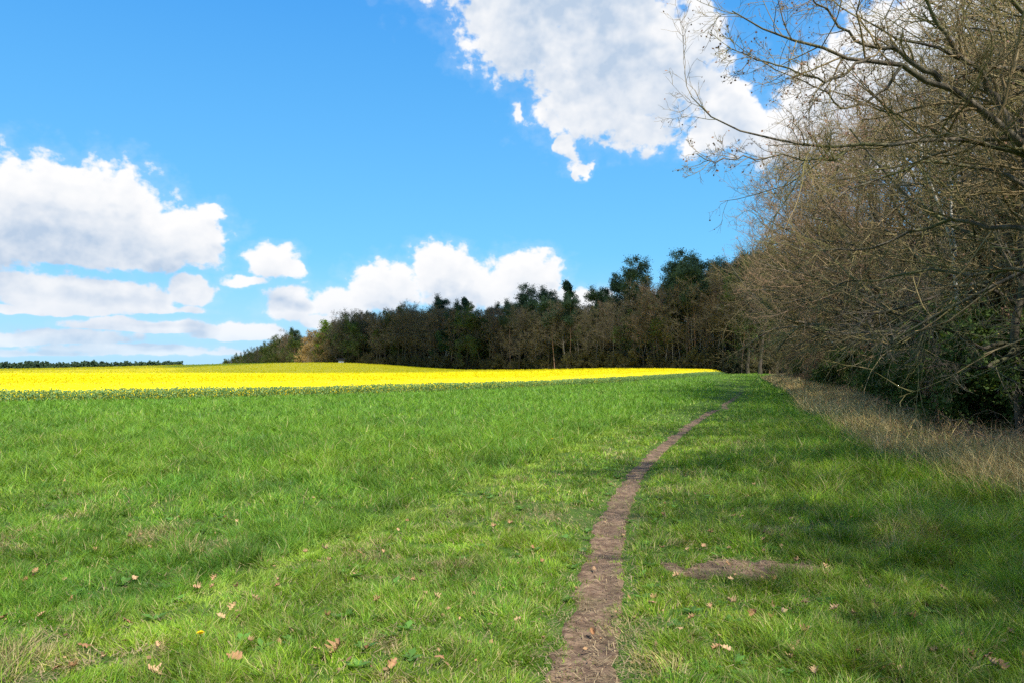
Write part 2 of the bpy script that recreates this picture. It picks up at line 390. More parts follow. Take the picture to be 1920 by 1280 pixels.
PZ = terrain(PX, PY) + .03 * fbm(PX, PY, 4.5, 3, 31) * np.exp(-(PY / 15) ** 2) + .012 + .022 * fbm(PX, PY, 6, 4, 77) * np.exp(-(PY / 15) ** 2)
PZ -= .014 * (np.abs(us)[None, :] > .95)
tag(link('path', mesh('path', np.stack([PX, PY, PZ], -1), gridq(np.arange(PX.size).reshape(PX.shape)), M['soil'], smooth=True)), 'narrow trodden earth path winding through the grass', kind='structure')
def on_path(x, y, grow=0.0):
    c = np.interp(y, ys, cx); h = np.where(x < c, np.interp(y, ys, hwL), np.interp(y, ys, hwR)) + grow
    return np.abs(x - c) < h
# bare patch right of the path
BP = G(1365, 1062)
def bare(x, y):
    return 1.0 - 1.5 * (x < BP[0] - .56) - (((x - BP[0]) / .60) ** 2 + ((y - BP[1] - .12 * (x - BP[0])) / .34) ** 2) + 3.2 * fbm(x, y, 3.6, 4, 91)
xs_ = np.linspace(-.95, .95, 60); ys_ = np.linspace(-.6, .6, 40)
BX, BY = np.meshgrid(BP[0] + xs_, BP[1] + ys_); BZ = terrain(BX, BY) + .03 * fbm(BX, BY, 4.5, 3, 31) * np.exp(-(BY / 15) ** 2) + np.clip(bare(BX, BY) * .12, -.03, .012) + .02 * fbm(BX, BY, 10, 3, 7)
tag(link('soil_patch', mesh('soil_patch', np.stack([BX, BY, BZ], -1), gridq(np.arange(BX.size).reshape(BX.shape)), M['soil'], smooth=True)), 'bare earth patch in the grass beside the path', kind='structure')

# ------------------------------------------------------------------ grass
def blades(x, y, h, wd, col, rng, segs=2, lean=.45, curl=.5, z0=None):
    n = len(x); z = (terrain(x, y) + .03 * fbm(x, y, 4.5, 3, 31) * np.exp(-(y / 15) ** 2) - .004) if z0 is None else z0
    a = rng.uniform(0, 2 * np.pi, n); la = 4 * np.pi * vnoise(x * 5.5, y * 5.5, 3) + rng.normal(0, .9, n); ln = np.abs(rng.normal(0, lean, n))
    side = np.stack([np.cos(a), np.sin(a), np.zeros(n)], -1)
    ld = np.stack([np.cos(la), np.sin(la), np.zeros(n)], -1)
    cu = rng.uniform(0, curl, n)
    base = np.stack([x, y, z], -1)
    V = np.empty((n, segs + 1, 2, 3))
    for i in range(segs + 1):
        t = i / segs
        off = ld * ((ln * t + cu * t * t) * h)[:, None]
        up = h * t * (1 - .25 * cu * t) / np.sqrt(1 + ln * ln * .6)
        c = base + off; c[:, 2] += up
        wv = side * (wd * (1 - .93 * t ** 1.6) * .5)[:, None]
        V[:, i, 0] = c - wv; V[:, i, 1] = c + wv
    k = np.arange(n)[:, None, None] * (segs + 1) * 2
    i = np.arange(segs)[None, :, None] * 2
    Q = (k + i + np.array([0, 1, 3, 2])[None, None, :]).reshape(-1, 4)
    C = np.repeat(col, (segs + 1) * 2, axis=0)
    return V.reshape(-1, 3), Q, C
rng = np.random.default_rng(7)
def sample(n, d0, d1, p, amax=.70):
    u = rng.random(n); q = 1 - p
    d = (d0 ** q + u * (d1 ** q - d0 ** q)) ** (1 / q)
    t = rng.uniform(-1, 1, n)
    return (amax * d + 1.4) * t, d
BND = np.array([(-2.6, 2), (-2.3, 4.7), (-1.7, 6.5), (-.67, 9.3), (2.0, 17.2), (14.0, 48), (30, 112)], float)
def crop_s(x, y): return y - np.interp(x, CROP[:, 0], CROP[:, 1])
def dry_s(x, y): return x - np.interp(y, DRY[:, 1], DRY[:, 0])
def grassland(n, d0, d1, p, segs, wmul=1.0, name='grass'):
    x, y = sample(n, d0, d1, p)
    tall = sstep(-.25, .35, np.interp(y, BND[:, 1], BND[:, 0]) - x + .7 * fbm(x, y, .9, 3, 55))
    rightp = sstep(.2, 1.6, x - np.interp(y, ys, cx)) 
    ds = dry_s(x, y) + 1.6 * fbm(x, y, .8, 3, 61)
    big = fbm(x, y, .55, 3, 12); clump = fbm(x, y, 4.2, 3, 14); gaps = fbm(x, y, 7.0, 2, 15)
    dead = fbm(x, y, 1.5, 4, 21)
    h = .056 + .025 * rng.random(len(x))
    h = h + tall * (.015 + .09 * sstep(6, 15, y) + .05 * sstep(-.1, .25, big))
    h = h + rightp * (1 - tall) * (.035 + .06 * sstep(-.05, .3, big)) + .15 * sstep(-3.4, -.4, ds) 
    h = h * (1 + 2.0 * np.clip(clump, -.3, .5)) * rng.uniform(.6, 1.25, len(x))
    edge = on_path(x, y, .10)
    h = np.where(edge, h * .5, h)
    keep = ~(on_path(x, y, -.065 + .24 * fbm(x, y, 6, 3, 4)) & (rng.random(len(x)) > .05 + .5 * (fbm(x, y, 4.5, 3, 71) > .13)))
    keep &= ~(edge & (rng.random(len(x)) > .55))
    keep &= ~((bare(x, y) > 0) & (rng.random(len(x)) > .16))
    deadm = sstep(.10, .26, dead) * (1 - .8 * tall * sstep(7, 10, y))
    keep &= ~(rng.random(len(x)) < deadm * .55)
    keep &= ~(rng.random(len(x)) < sstep(0, -.22, gaps + .5 * clump) * .75)
    keep &= (crop_s(x, y) < .4) & (rng.random(len(x)) > sstep(-.5, 2.5, ds))
    h = np.where(bare(x, y) > -.25, h * .6, h)
    h = h * (1 - .5 * np.exp(-((x - np.interp(y, BND[:, 1], BND[:, 0])) / (.12 + .006 * y)) ** 2))
    x, y, h, tall, deadm, big, clump, rightp = [v[keep] for v in (x, y, h, tall, deadm, big, clump, rightp)]
    m = len(x)
    fresh = np.array([.135, .285, .022]); deep = np.array([.045, .145, .014]); yel = np.array([.31, .41, .032]); straw = np.array([.46, .38, .17]); blue = np.array([.085, .225, .036])
    k = np.clip(.5 + 1.4 * big + .35 * rng.normal(size=m), 0, 1)[:, None]
    c = deep * (1 - k) + fresh * k
    ky = (np.clip(rng.normal(.22, .26, m) + .20 * (1 - tall) + .05 + .5 * fbm(x, y, .9, 3, 33), 0, 1))[:, None]
    c = c * (1 - ky) + yel * ky
    kb = (np.clip(rng.normal(.0, .2, m) + .08 * tall + .7 * fbm(x, y, .7, 3, 35), 0, .8))[:, None]
    c = c * (1 - kb) + blue * kb
    dd = (rng.random(m) < .06 + .50 * deadm + .09 * (1 - tall))[:, None]
    c = np.where(dd, straw * rng.uniform(.6, 1.15, (m, 1)), c)
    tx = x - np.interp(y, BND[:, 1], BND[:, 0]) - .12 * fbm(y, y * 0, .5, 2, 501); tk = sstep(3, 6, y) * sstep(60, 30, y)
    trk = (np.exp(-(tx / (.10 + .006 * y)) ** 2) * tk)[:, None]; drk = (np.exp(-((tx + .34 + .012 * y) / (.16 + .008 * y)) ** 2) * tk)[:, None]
    c = c * (1 - .5 * trk) + np.array([.33, .42, .06]) * .5 * trk
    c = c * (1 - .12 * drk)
    c = c * rng.uniform(.62, 1.45, (m, 1)) * (1 + .9 * np.clip(fbm(x, y, 2.3, 3, 37), -.3, .3))[:, None]
    far = sstep(9, 32, y)[:, None]
    c = c * (1 - .5 * far) + far * .5 * np.array([.17, .35, .032])
    wd = np.clip(.00095 * y, .0050, .06) * rng.uniform(.6, 1.4, m) * wmul
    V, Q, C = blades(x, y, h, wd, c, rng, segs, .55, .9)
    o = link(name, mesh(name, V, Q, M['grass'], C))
    return o
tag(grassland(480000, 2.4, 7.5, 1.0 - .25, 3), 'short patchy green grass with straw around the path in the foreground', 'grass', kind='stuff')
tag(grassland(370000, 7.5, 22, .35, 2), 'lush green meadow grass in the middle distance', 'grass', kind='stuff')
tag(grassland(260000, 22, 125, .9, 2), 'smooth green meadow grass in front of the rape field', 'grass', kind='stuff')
# dead blades and thatch lying flat between the grass and on the path
n = 90000
x, y = sample(n, 2.6, 12, .4)
kp = (rng.random(n) < .16 + .9 * sstep(.05, .25, fbm(x, y, 1.5, 4, 21)) + .55 * on_path(x, y, .12) + .8 * (bare(x, y) > -.2)) & (dry_s(x, y) < 1.5)
x, y = x[kp], y[kp]; m = len(x)
a = rng.uniform(0, 2 * np.pi, m); L = rng.uniform(.012, .07, m); wd = rng.uniform(.0012, .0035, m)
z = terrain(x, y) + .03 * fbm(x, y, 4.5, 3, 31) * np.exp(-(y / 15) ** 2) + rng.uniform(.012, .03, m) + .01
dv = np.stack([np.cos(a) * L / 2, np.sin(a) * L / 2, rng.normal(0, .15, m) * L], -1); sv = np.stack([-np.sin(a) * wd, np.cos(a) * wd, 0 * wd], -1); cvv = np.stack([x, y, z], -1)
V = np.stack([cvv - dv - sv, cvv - dv + sv, cvv + dv + sv * .4, cvv + dv - sv * .4], 1)
C = np.repeat((np.array([.40, .30, .17]) * rng.uniform(.45, 1.15, (m, 1))), 4, 0)
tag(link('straw_litter', mesh('straw_litter', V, np.arange(4 * m).reshape(-1, 4), M['dry'], C)), 'bits of dead straw lying on the path and turf', 'straw', kind='stuff')
# tall dry grass along the wood
n = 150000
t = rng.random(n) ** 1.35; y = 6.5 + t * 75; off = (rng.gamma(2.0, .9, n) - .5) * (1 - .45 * sstep(25, 60, y))
x = np.interp(y, DRY[:, 1], DRY[:, 0]) + off * (1 + y * .012) + .5 * fbm(y, y * 0, .35, 2, 88)
kp = (x / y < .76) & (fbm(x, y, .9, 3, 45) + .12 * rng.normal(size=n) > -.02) & (rng.random(n) > sstep(2.2, 5.5, off))
x, y, off = x[kp], y[kp], off[kp]; m = len(x)
tuft = fbm(x, y, 1.6, 3, 46)
h = (.28 + .62 * np.clip(tuft + .35, 0, 1)) * rng.uniform(.5, 1.35, m) * (1 - .4 * sstep(1.5, 4, off))
cs = np.array([[.52, .39, .16], [.38, .29, .125], [.52, .43, .23], [.30, .165, .09], [.12, .17, .05]])
pick = rng.choice(5, m, p=[.32, .26, .14, .16, .12])
C0 = cs[pick] * rng.uniform(.95, 1.7, (m, 1))
V, Q, C = blades(x, y, h, np.clip(.0008 * y, .004, .05) * rng.uniform(.6, 1.3, m), C0, rng, 3, .35, .8)
tag(link('dry_grass', mesh('dry_grass', V, Q, M['dry'], C)), 'tall straw coloured dead grass along the foot of the wood', 'dry grass', kind='stuff')

# ------------------------------------------------------------------ rape crop
def crop_h(s, x, y):
    return .62 + .32 * sstep(0, 2.6, s + .8 * fbm(x, y, .5, 2, 101)) + .10 * fbm(x, y, .25, 2, 66) + .05 * fbm(x, y, 1.3, 2, 67) - .15 * sstep(15, 30, x) - .45 * sstep(30, 36, x)
def quads(c, size, rng, flat=0.0, asp=1.0):
    n = len(c); u = nrm(rng.normal(size=(n, 3))); v = nrm(np.cross(u, rng.normal(size=(n, 3))))
    if flat > 0:
        u = nrm(u * np.array([1, 1, 1 - flat])); v = nrm(np.cross(u, nrm(np.stack([rng.normal(0, .4, n), rng.normal(0, .4, n), np.ones(n)], -1))))
    s = np.broadcast_to(size, (n,))[:, None] * .5
    return np.stack([c - u * s * asp, c - v * s, c + u * s * asp, c + v * s], 1).reshape(-1, 3), np.arange(4 * n).reshape(-1, 4)
def strip(n, s0, s1, p=1.0, x0=-75, x1=35):
    x = rng.uniform(x0, x1, n); s = s0 + (s1 - s0) * rng.random(n) ** p
    y = np.interp(x, CROP[:, 0], CROP[:, 1]) + s * 1.25
    ok = (np.abs(x) < .74 * y) & (y < np.interp(x, FOR[:, 0], FOR[:, 1]) - 2)
    return x[ok], y[ok], s[ok]
Vs, Qs, Cs = [], [], []
# stems and leaves of the outer rows
x, y, s = strip(26000, 0, 3.2, 1.3); h = crop_h(s, x, y) * rng.uniform(.75, 1.08, len(x)); z = terrain(x, y)
C0 = np.array([.17, .28, .09]) * rng.uniform(.7, 1.3, (len(x), 1))
a_ = blades(x, y, h, np.full(len(x), .022), C0, rng, 2, .10, .15, z)
Vs.append(a_[0]); Qs.append(a_[1]); Cs.append(a_[2])
x, y, s = strip(260000, -.1, 3.0, 1.2); h = crop_h(s, x, y) * rng.random(len(x)) ** .8 * .92
c = np.stack([x + rng.normal(0, .05, len(x)), y + rng.normal(0, .05, len(x)), terrain(x, y) + h], -1)
V, Q = quads(c, rng.uniform(.03, .08, len(x)), rng, 0, 2.0 / 1.4)
kk = rng.random((len(x), 1))
Vs.append(V); Qs.append(Q); Cs.append(np.repeat((np.array([.12, .24, .07]) * (1 - kk) + np.array([.30, .44, .17]) * kk), 4, 0))
# flower heads
def heads(n, s0, s1, p, size, x0=-75, dens=1, lowest=.14):
    x, y, s = strip(n, s0, s1, p, x0); hh = crop_h(s, x, y)
    ok = rng.random(len(x)) < np.clip(.02 + sstep(.7, 2.4, s + .6 * fbm(x, y, .45, 2, 103) + .35 * rng.normal(size=len(x))), 0, 1)
    ok &= rng.random(len(x)) < np.clip(.8 + 1.6 * fbm(x, y, 1.1, 3, 707), .1, 1)
    x, y, s, hh = x[ok], y[ok], s[ok], hh[ok]
    zz = hh + rng.normal(0, .035, len(x)) - lowest * rng.random(len(x)) ** 3
    c = np.stack([x, y, terrain(x, y) + zz], -1)
    V, Q = quads(c, size * rng.uniform(.6, 1.3, len(x)), rng)
    kk = rng.random((len(x), 1))
    Vs.append(V); Qs.append(Q); Cs.append(np.repeat(np.array([.56, .50, .008]) * (1 - kk) + np.array([.80, .72, .012]) * kk, 4, 0))
heads(170000, .2, 14, 1.3, .075)
heads(110000, 12, 50, 1.2, .14, -120)
heads(90000, 45, 190, 1.1, .18, -250)
V, Q = np.concatenate(Vs), []
o_ = 0
for v, q in zip(Vs, Qs): Q.append(q + o_); o_ += len(v)
crop = link('rapeseed_crop', mesh('rapeseed_crop', V, np.concatenate(Q), M['crop'], np.concatenate(Cs)))
tag(crop, 'bright yellow flowering rapeseed crop with green stems along its edge', 'rapeseed', kind='stuff')
# closed canopy below the flower heads
cxs = np.concatenate([np.arange(-420, -140, 8), np.arange(-140, -60, 3), np.arange(-60, 35.5, 1.0)])
ss = np.array([.9, .95, 1.4, 2, 3, 4.5, 6, 9, 12, 16, 20, 25, 30, 36, 43, 50, 58, 66, 75, 85, 95, 105, 115, 125, 135, 145, 155, 168, 180, 195, 210, 230, 260, 300, 350, 420, 520])
SX, SS = np.meshgrid(cxs, ss); SY = np.interp(SX, CROP[:, 0], CROP[:, 1]) + SS * 1.25
SY = np.minimum(SY, np.interp(SX, FOR[:, 0], FOR[:, 1]) - 1 + SS * .004)
SZ = terrain(SX, SY) + crop_h(SS, SX, SY) - .07; SZ[0] = terrain(SX[0], SY[0]) + .05
cano = link('canopy', mesh('canopy', np.stack([SX, SY, SZ], -1), gridq(np.arange(SX.size).reshape(SX.shape)), M['canopy'], smooth=True), crop)
cano['kind'] = 'stuff'

# ------------------------------------------------------------------ trees
def grow(rng, S, Dv, L, R0, n, wander, trop, taper=.35):
    B = len(S); pts = np.empty((B, n + 1, 3)); p = S.copy(); d = nrm(Dv); pts[:, 0] = p
    for i in range(n):
        d = nrm(d + rng.normal(0, wander, (B, 3)) + trop * (i + 1) / n)
        p = p + d * (L / n)[:, None]; pts[:, i + 1] = p
    t = np.linspace(0, 1, n + 1)[None, :]
    return pts, R0[:, None] * (1 - (1 - taper) * t)
def sprout(rng, pts, rad, k, t0, t1, ang, lr, rr, L, even=False, updir=None):
    B, n, _ = pts.shape; n -= 1
    i = np.repeat(np.arange(B), k)
    t = rng.uniform(t0, t1, len(i))
    if even: t = (np.tile(np.linspace(t0, t1, k), B) + rng.normal(0, .02, len(i))).clip(.02, .99)
    f = t * n; j = np.minimum(f.astype(int), n - 1); f = f - j
    s = pts[i, j] * (1 - f)[:, None] + pts[i, j + 1] * f[:, None]
    T = nrm(pts[i, j + 1] - pts[i, j]); pr = nrm(np.cross(T, rng.normal(size=T.shape)))
    a = np.radians(rng.normal(ang[0], ang[1], len(i)))[:, None]
    d = T * np.cos(a) + pr * np.sin(a)
    if updir is not None: d = nrm(d + updir)
    r = (rad[i, j] * (1 - f) + rad[i, j + 1] * f) * rr
    l = L[i] * lr * (1.15 - .6 * t) * rng.uniform(.6, 1.25, len(i))
    return s, d, l, r
def tubes(pts, rad, S):
    B, n, _ = pts.shape
    T = np.empty_like(pts); T[:, 1:-1] = pts[:, 2:] - pts[:, :-2]; T[:, 0] = pts[:, 1] - pts[:, 0]; T[:, -1] = pts[:, -1] - pts[:, -2]; T = nrm(T)
    T0 = nrm(pts[:, -1] - pts[:, 0]); ref = np.where(np.abs(T0[:, 2:3]) > .8, np.array([[1., 0, 0]]), np.array([[0, 0, 1.]]))[:, None, :]
    U = nrm(np.cross(T, np.broadcast_to(ref, T.shape))); W = np.cross(T, U)
    an = np.arange(S) * 2 * np.pi / S
    V = pts[:, :, None, :] + rad[:, :, None, None] * (U[:, :, None, :] * np.cos(an)[None, None, :, None] + W[:, :, None, :] * np.sin(an)[None, None, :, None])
    idx = np.arange(B * n * S).reshape(B, n, S); nx = np.roll(idx, -1, 2)
    return V.reshape(-1, 3), np.stack([idx[:, :-1], nx[:, :-1], nx[:, 1:], idx[:, 1:]], -1).reshape(-1, 4)
def clusters(rng, centres, k, spread, size, asp=1.3, flat=0.0, up=0.0):
    c = np.repeat(centres, k, 0) + rng.normal(0, 1, (len(centres) * k, 3)) * spread
    c[:, 2] += up
    return quads(c, size * rng.uniform(.6, 1.3, len(c)), rng, flat, asp)

def broadleaf(seed, h, r, k=(16, 7, 6, 4), t0=.28, spread=.62, wander=.12, leaf=None, lk=1, lsize=.1, lspread=.2, minr=.004, droop=0.0, lr=(.55, .55, .6, .6), ang=(58, 12), lean=(0, 0), thin=1.0, stems=1, bias=(0, 0)):
    rng = np.random.default_rng(seed)
    if stems == 1:
        S = np.zeros((1, 3)); Dv = np.array([[lean[0], lean[1], 1.0]]); L = np.array([h * .86]); R0 = np.array([r])
    else:
        S = rng.normal(0, .15, (stems, 3)) * [1, 1, 0]; a = rng.uniform(0, 6.28, stems); Dv = np.stack([np.cos(a) * .45 + lean[0], np.sin(a) * .45 + lean[1], np.ones(stems)], -1); L = h * rng.uniform(.65, .95, stems); R0 = r * rng.uniform(.6, 1, stems)
    S[:, 2] = -.15
    p0, r0 = grow(rng, S, Dv, L, R0, 12, wander * .45, np.array([0, 0, .05]), .12)
    r0[:, 0] *= 1.5; r0[:, 1] *= 1.08
    big = [tubes(p0, r0, 9)]
    s, d, l, rr = sprout(rng, p0, r0, k[0], t0, .97, ang, spread, .55, L, updir=np.array([bias[0], bias[1], .15]))
    p1, r1 = grow(rng, s, d, l, rr, 8, wander, np.array([0, 0, .10 - droop]), .18)
    big.append(tubes(p1, r1, 6))
    s, d, l, rr = sprout(rng, p1, r1, k[1], .18, 1, (48, 14), lr[0], .55, l)
    rr = np.maximum(rr, minr * 2)
    p2, r2 = grow(rng, s, d, l, rr, 6, wander * 1.25, np.array([0, 0, .07 - droop]), .3)
    small = [tubes(p2, r2, 4)]
    s, d, l, rr = sprout(rng, p2, r2, k[2], .15, 1, (45, 15), lr[1], .55, l)
    rr = np.maximum(rr, minr * 1.3)
    p3, r3 = grow(rng, s, d, l, rr, 4, wander * 1.4, np.array([0, 0, .06 - droop * .6]), .4)
    small.append(tubes(p3, r3, 3))
    tips = p3[:, -1]
    if k[3]:
        s, d, l, rr = sprout(rng, p3, r3, k[3], .2, 1, (42, 15), lr[2], .6, l)
        rr = np.maximum(rr, minr)
        p4, r4 = grow(rng, s, d, l, rr, 3, wander * 1.5, np.array([0, 0, .05]), .5)
        small.append(tubes(p4, r4, 3)); tips = np.concatenate([p4[:, -1], p4[:, -2]])
    lf = None
    if leaf:
        if thin < 1: tips = tips[rng.random(len(tips)) < thin]
        lf = clusters(rng, tips, lk, lspread, lsize)
    return join(big), join(small), lf

def conifer_pine(seed, h, r, crown=.42, nl=34, size=.15, lk=22, tipk=5, wide=.23):
    rng = np.random.default_rng(seed)
    S = np.zeros((1, 3)); S[0, 2] = -.15
    p0, r0 = grow(rng, S, np.array([[rng.normal(0, .03), rng.normal(0, .03), 1.]]), np.array([h]), np.array([r]), 14, .025, np.array([0, 0, .03]), .15)
    s, d, l, rr = sprout(rng, p0, r0, nl, 1 - crown, .99, (70, 14), wide, .32, np.array([h]))
    p1, r1 = grow(rng, s, d, l, rr, 6, .13, np.array([0, 0, .14]), .3)
    s, d, l, rr = sprout(rng, p1, r1, tipk, .3, 1, (45, 15), .42, .5, l)
    p2, r2 = grow(rng, s, d, l, rr, 3, .15, np.array([0, 0, .18]), .5)
    # a few dead snags lower down
    s, d, l, rr = sprout(rng, p0, r0, 9, .35, 1 - crown, (80, 10), .09, .22, np.array([h]))
    p3, r3 = grow(rng, s, d, l, rr, 4, .12, np.array([0, 0, -.04]), .4)
    cen = np.concatenate([p2[:, 1:].reshape(-1, 3), p1[:, -2:].reshape(-1, 3)])
    V, Q = clusters(rng, cen, lk, .42, size, 2.2, 0, .08)
    return tubes(p0, r0, 9), join([tubes(p1, r1, 4), tubes(p2, r2, 3), tubes(p3, r3, 4)]), (V, Q)
def spruce(seed, h, r, size=.2):
    rng = np.random.default_rng(seed)
    S = np.zeros((1, 3)); S[0, 2] = -.15
    p0, r0 = grow(rng, S, np.array([[0, 0, 1.]]), np.array([h]), np.array([r]), 10, .01, np.array([0, 0, .03]), .08)
    s, d, l, rr = sprout(rng, p0, r0, 110, .12, .985, (88, 8), .24, .25, np.array([h]))
    t = s[:, 2] / h; l = (1 - t) * h * .24 * rng.uniform(.7, 1.15, len(t)) + .25
    p1, r1 = grow(rng, s, d, l, rr, 5, .06, np.array([0, 0, -.06]), .3)
    cen = p1[:, 1:].reshape(-1, 3)
    V, Q = clusters(rng, cen, 26, .26, size, 1.9, 0, -.05)
    return tubes(p0, r0, 8), tubes(p1, r1, 4), (V, Q)

PROTO = {}
def proto(key, gen, mtrunk, mtwig, mleaf):
    big, small, lf = gen
    tr = mesh(key + '_trunk', big[0], big[1], mtrunk, smooth=True)
    if lf is not None:
        V, Q = join([small, lf]); mi = np.zeros(len(Q)); mi[len(small[1]):] = 1
        cr = mesh(key + '_crown', V, Q, None, mats=[mtwig, mleaf], midx=mi)
    else: cr = mesh(key + '_crown', small[0], small[1], mtwig)
    PROTO[key] = (tr, cr)
def plant(key, name, loc, rz, s, label, cat, group=None, sz=None, kind=None, parts=('trunk', 'crown')):
    o = empty(name, loc, rz, (s, s, s * (sz or 1)))
    tag(o, label, cat, group, kind)
    link(parts[0], PROTO[key][0], o); link(parts[1], PROTO[key][1], o)
    return o
# near wood
proto('hornA', broadleaf(11, 13.5, .23, (24, 9, 6, 4), .26, .58, .14, 'x', 1, .03, .05, .0065, .02, thin=.25, lean=(-.16, -.04), bias=(-.55, -.1)), M['bark'], M['twig'], M['budleaf'])
proto('hornB', broadleaf(12, 12.5, .20, (26, 9, 6, 4), .22, .60, .16, 'x', 1, .03, .05, .0065, .03, thin=.3, lean=(-.14, -.05), bias=(-.5, -.15)), M['bark'], M['twigpink'], M['budleaf'])
proto('hornC', broadleaf(13, 14.5, .19, (22, 9, 7, 5), .14, .52, .13, None, minr=.0065, lean=(-.08, 0), bias=(-.3, 0)), M['bark'], M['twig'], None)
proto('boughA', broadleaf(18, 13, .22, (17, 7, 6, 3), .16, .72, .11, 'x', 1, .035, .05, .006, .015, thin=.35, lr=(.5, .5, .55, .6), lean=(-.16, -.04), bias=(-.5, -.1)), M['barkdark'], M['twig'], M['budleaf'])
proto('boughB', broadleaf(19, 12.5, .20, (18, 7, 5, 3), .12, .74, .12, 'x', 1, .035, .05, .006, .02, thin=.35, lr=(.5, .5, .55, .6), lean=(-.12, -.06), bias=(-.5, -.2)), M['bark'], M['twig'], M['budleaf'])
proto('slim', broadleaf(14, 13, .10, (16, 6, 5, 4), .30, .34, .10, None, minr=.004, ang=(45, 10)), M['bark'], M['twigdark'], None)
proto('shrub', broadleaf(15, 3.6, .035, (9, 6, 5, 4), .08, .55, .16, 'x', 1, .05, .05, .004, thin=.5, stems=9), M['barkdark'], M['twig'], M['budleaf'])
proto('shrubgreen', broadleaf(16, 3.2, .035, (8, 6, 5, 3), .08, .5, .16, 'x', 3, .075, .10, .004, stems=8), M['barkdark'], M['twigdark'], M['darkleaf'])
proto('sapling', broadleaf(17, 4.5, .03, (14, 6, 4, 3), .15, .45, .12, None, minr=.003, stems=3), M['bark'], M['twig'], None)
# forest beyond the field
proto('forA', broadleaf(21, 18, .24, (18, 7, 6, 4), .28, .42, .13, 'x', 1, .12, .15, .013, thin=.30), M['barkdark'], M['twigdark'], M['olive'])
proto('forB', broadleaf(22, 17, .22, (20, 7, 6, 4), .22, .40, .13, 'x', 1, .11, .15, .013, thin=.15), M['barkdark'], M['twigdark'], M['budleaf'])
proto('forC', broadleaf(23, 19, .26, (18, 7, 6, 4), .30, .42, .15, None, minr=.012), M['barkdark'], M['twigdark'], None)
proto('forD', broadleaf(24, 17, .22, (18, 7, 6, 4), .18, .42, .13, 'x', 2, .18, .2, .012, thin=.8), M['barkdark'], M['twigdark'], M['darkleaf'])
proto('tanA', broadleaf(25, 16, .22, (20, 7, 6, 4), .10, .42, .13, 'x', 1, .2, .2, .014, thin=.8), M['bark'], M['twig'], M['tan'])
proto('limeA', broadleaf(26, 17, .22, (18, 7, 5, 3), .18, .40, .13, 'x', 3, .3, .3, .012), M['bark'], M['twig'], M['lime'])
proto('greenA', broadleaf(27, 13, .13, (18, 7, 5, 3), .25, .36, .12, 'x', 3, .2, .25, .010), M['birch'], M['twigdark'], M['greenleaf'])
proto('pineA', conifer_pine(31, 24, .22), M['pinebark'], M['barkdark'], M['needle'])
proto('pineB', conifer_pine(32, 22, .20, .36, 28), M['pinebark'], M['barkdark'], M['needle'])
proto('pineC', conifer_pine(33, 23, .20, .55, 46, wide=.2), M['pinebark'], M['barkdark'], M['needle'])
proto('spruceA', spruce(34, 18, .2), M['barkdark'], M['barkdark'], M['needle'])
proto('undershrub', broadleaf(28, 4.5, .05, (10, 6, 5, 3), .05, .5, .16, 'x', 1, .12, .1, .012, thin=.5, stems=8), M['barkdark'], M['twigdark'], M['olive'])
proto('polebare', broadleaf(29, 16, .13, (10, 5, 4, 3), .5, .22, .10, None, minr=.012, ang=(40, 10)), M['palebark'], M['twigdark'], None)

tr = np.random.default_rng(99)
# forest front: (photo column, top row, distance behind the edge line, kind, name, label)
def edgeY(px):
    # walk the forest line: intersection of the view column with the edge
    k = (px - CX) / F
    Ys = np.linspace(100, 1400, 13001)
    d = Ys - np.interp(k * Ys, FOR[:, 0], FOR[:, 1])
    i = np.argmax(d > 0); return Ys[i]
def stand(px, top, back, key, name, label, cat, group=None, hgt=None, rz=None):
    y = edgeY(px) + back; x = (px - CX) / F * y; z = float(terrain(x, y))
    H = {'forA': 18.5, 'forB': 17.5, 'forC': 19.5, 'forD': 17.5, 'tanA': 16.5, 'limeA': 17.5, 'greenA': 13, 'pineA': 24.5, 'pineB': 22.5, 'pineC': 23.5, 'spruceA': 18, 'undershrub': 4.2, 'polebare': 16}[key]
    need = H0 + (HY - top) / F * y - z
    s = need / H
    return plant(key, name, (x, y, z - .1), tr.uniform(0, 6.28) if rz is None else rz, s, label, cat, group, kind=None)
TOPS = np.array([(405, 681), (430, 668), (460, 655), (500, 640), (540, 618), (575, 622), (600, 606), (620, 600), (650, 578), (700, 575), (760, 562), (830, 568), (900, 566), (960, 560), (1000, 552), (1060, 548), (1120, 548), (1180, 545), (1230, 530), (1280, 505), (1330, 490), (1370, 480), (1410, 470), (1450, 470)], float)
def topat(px): return np.interp(px, TOPS[:, 0], TOPS[:, 1])
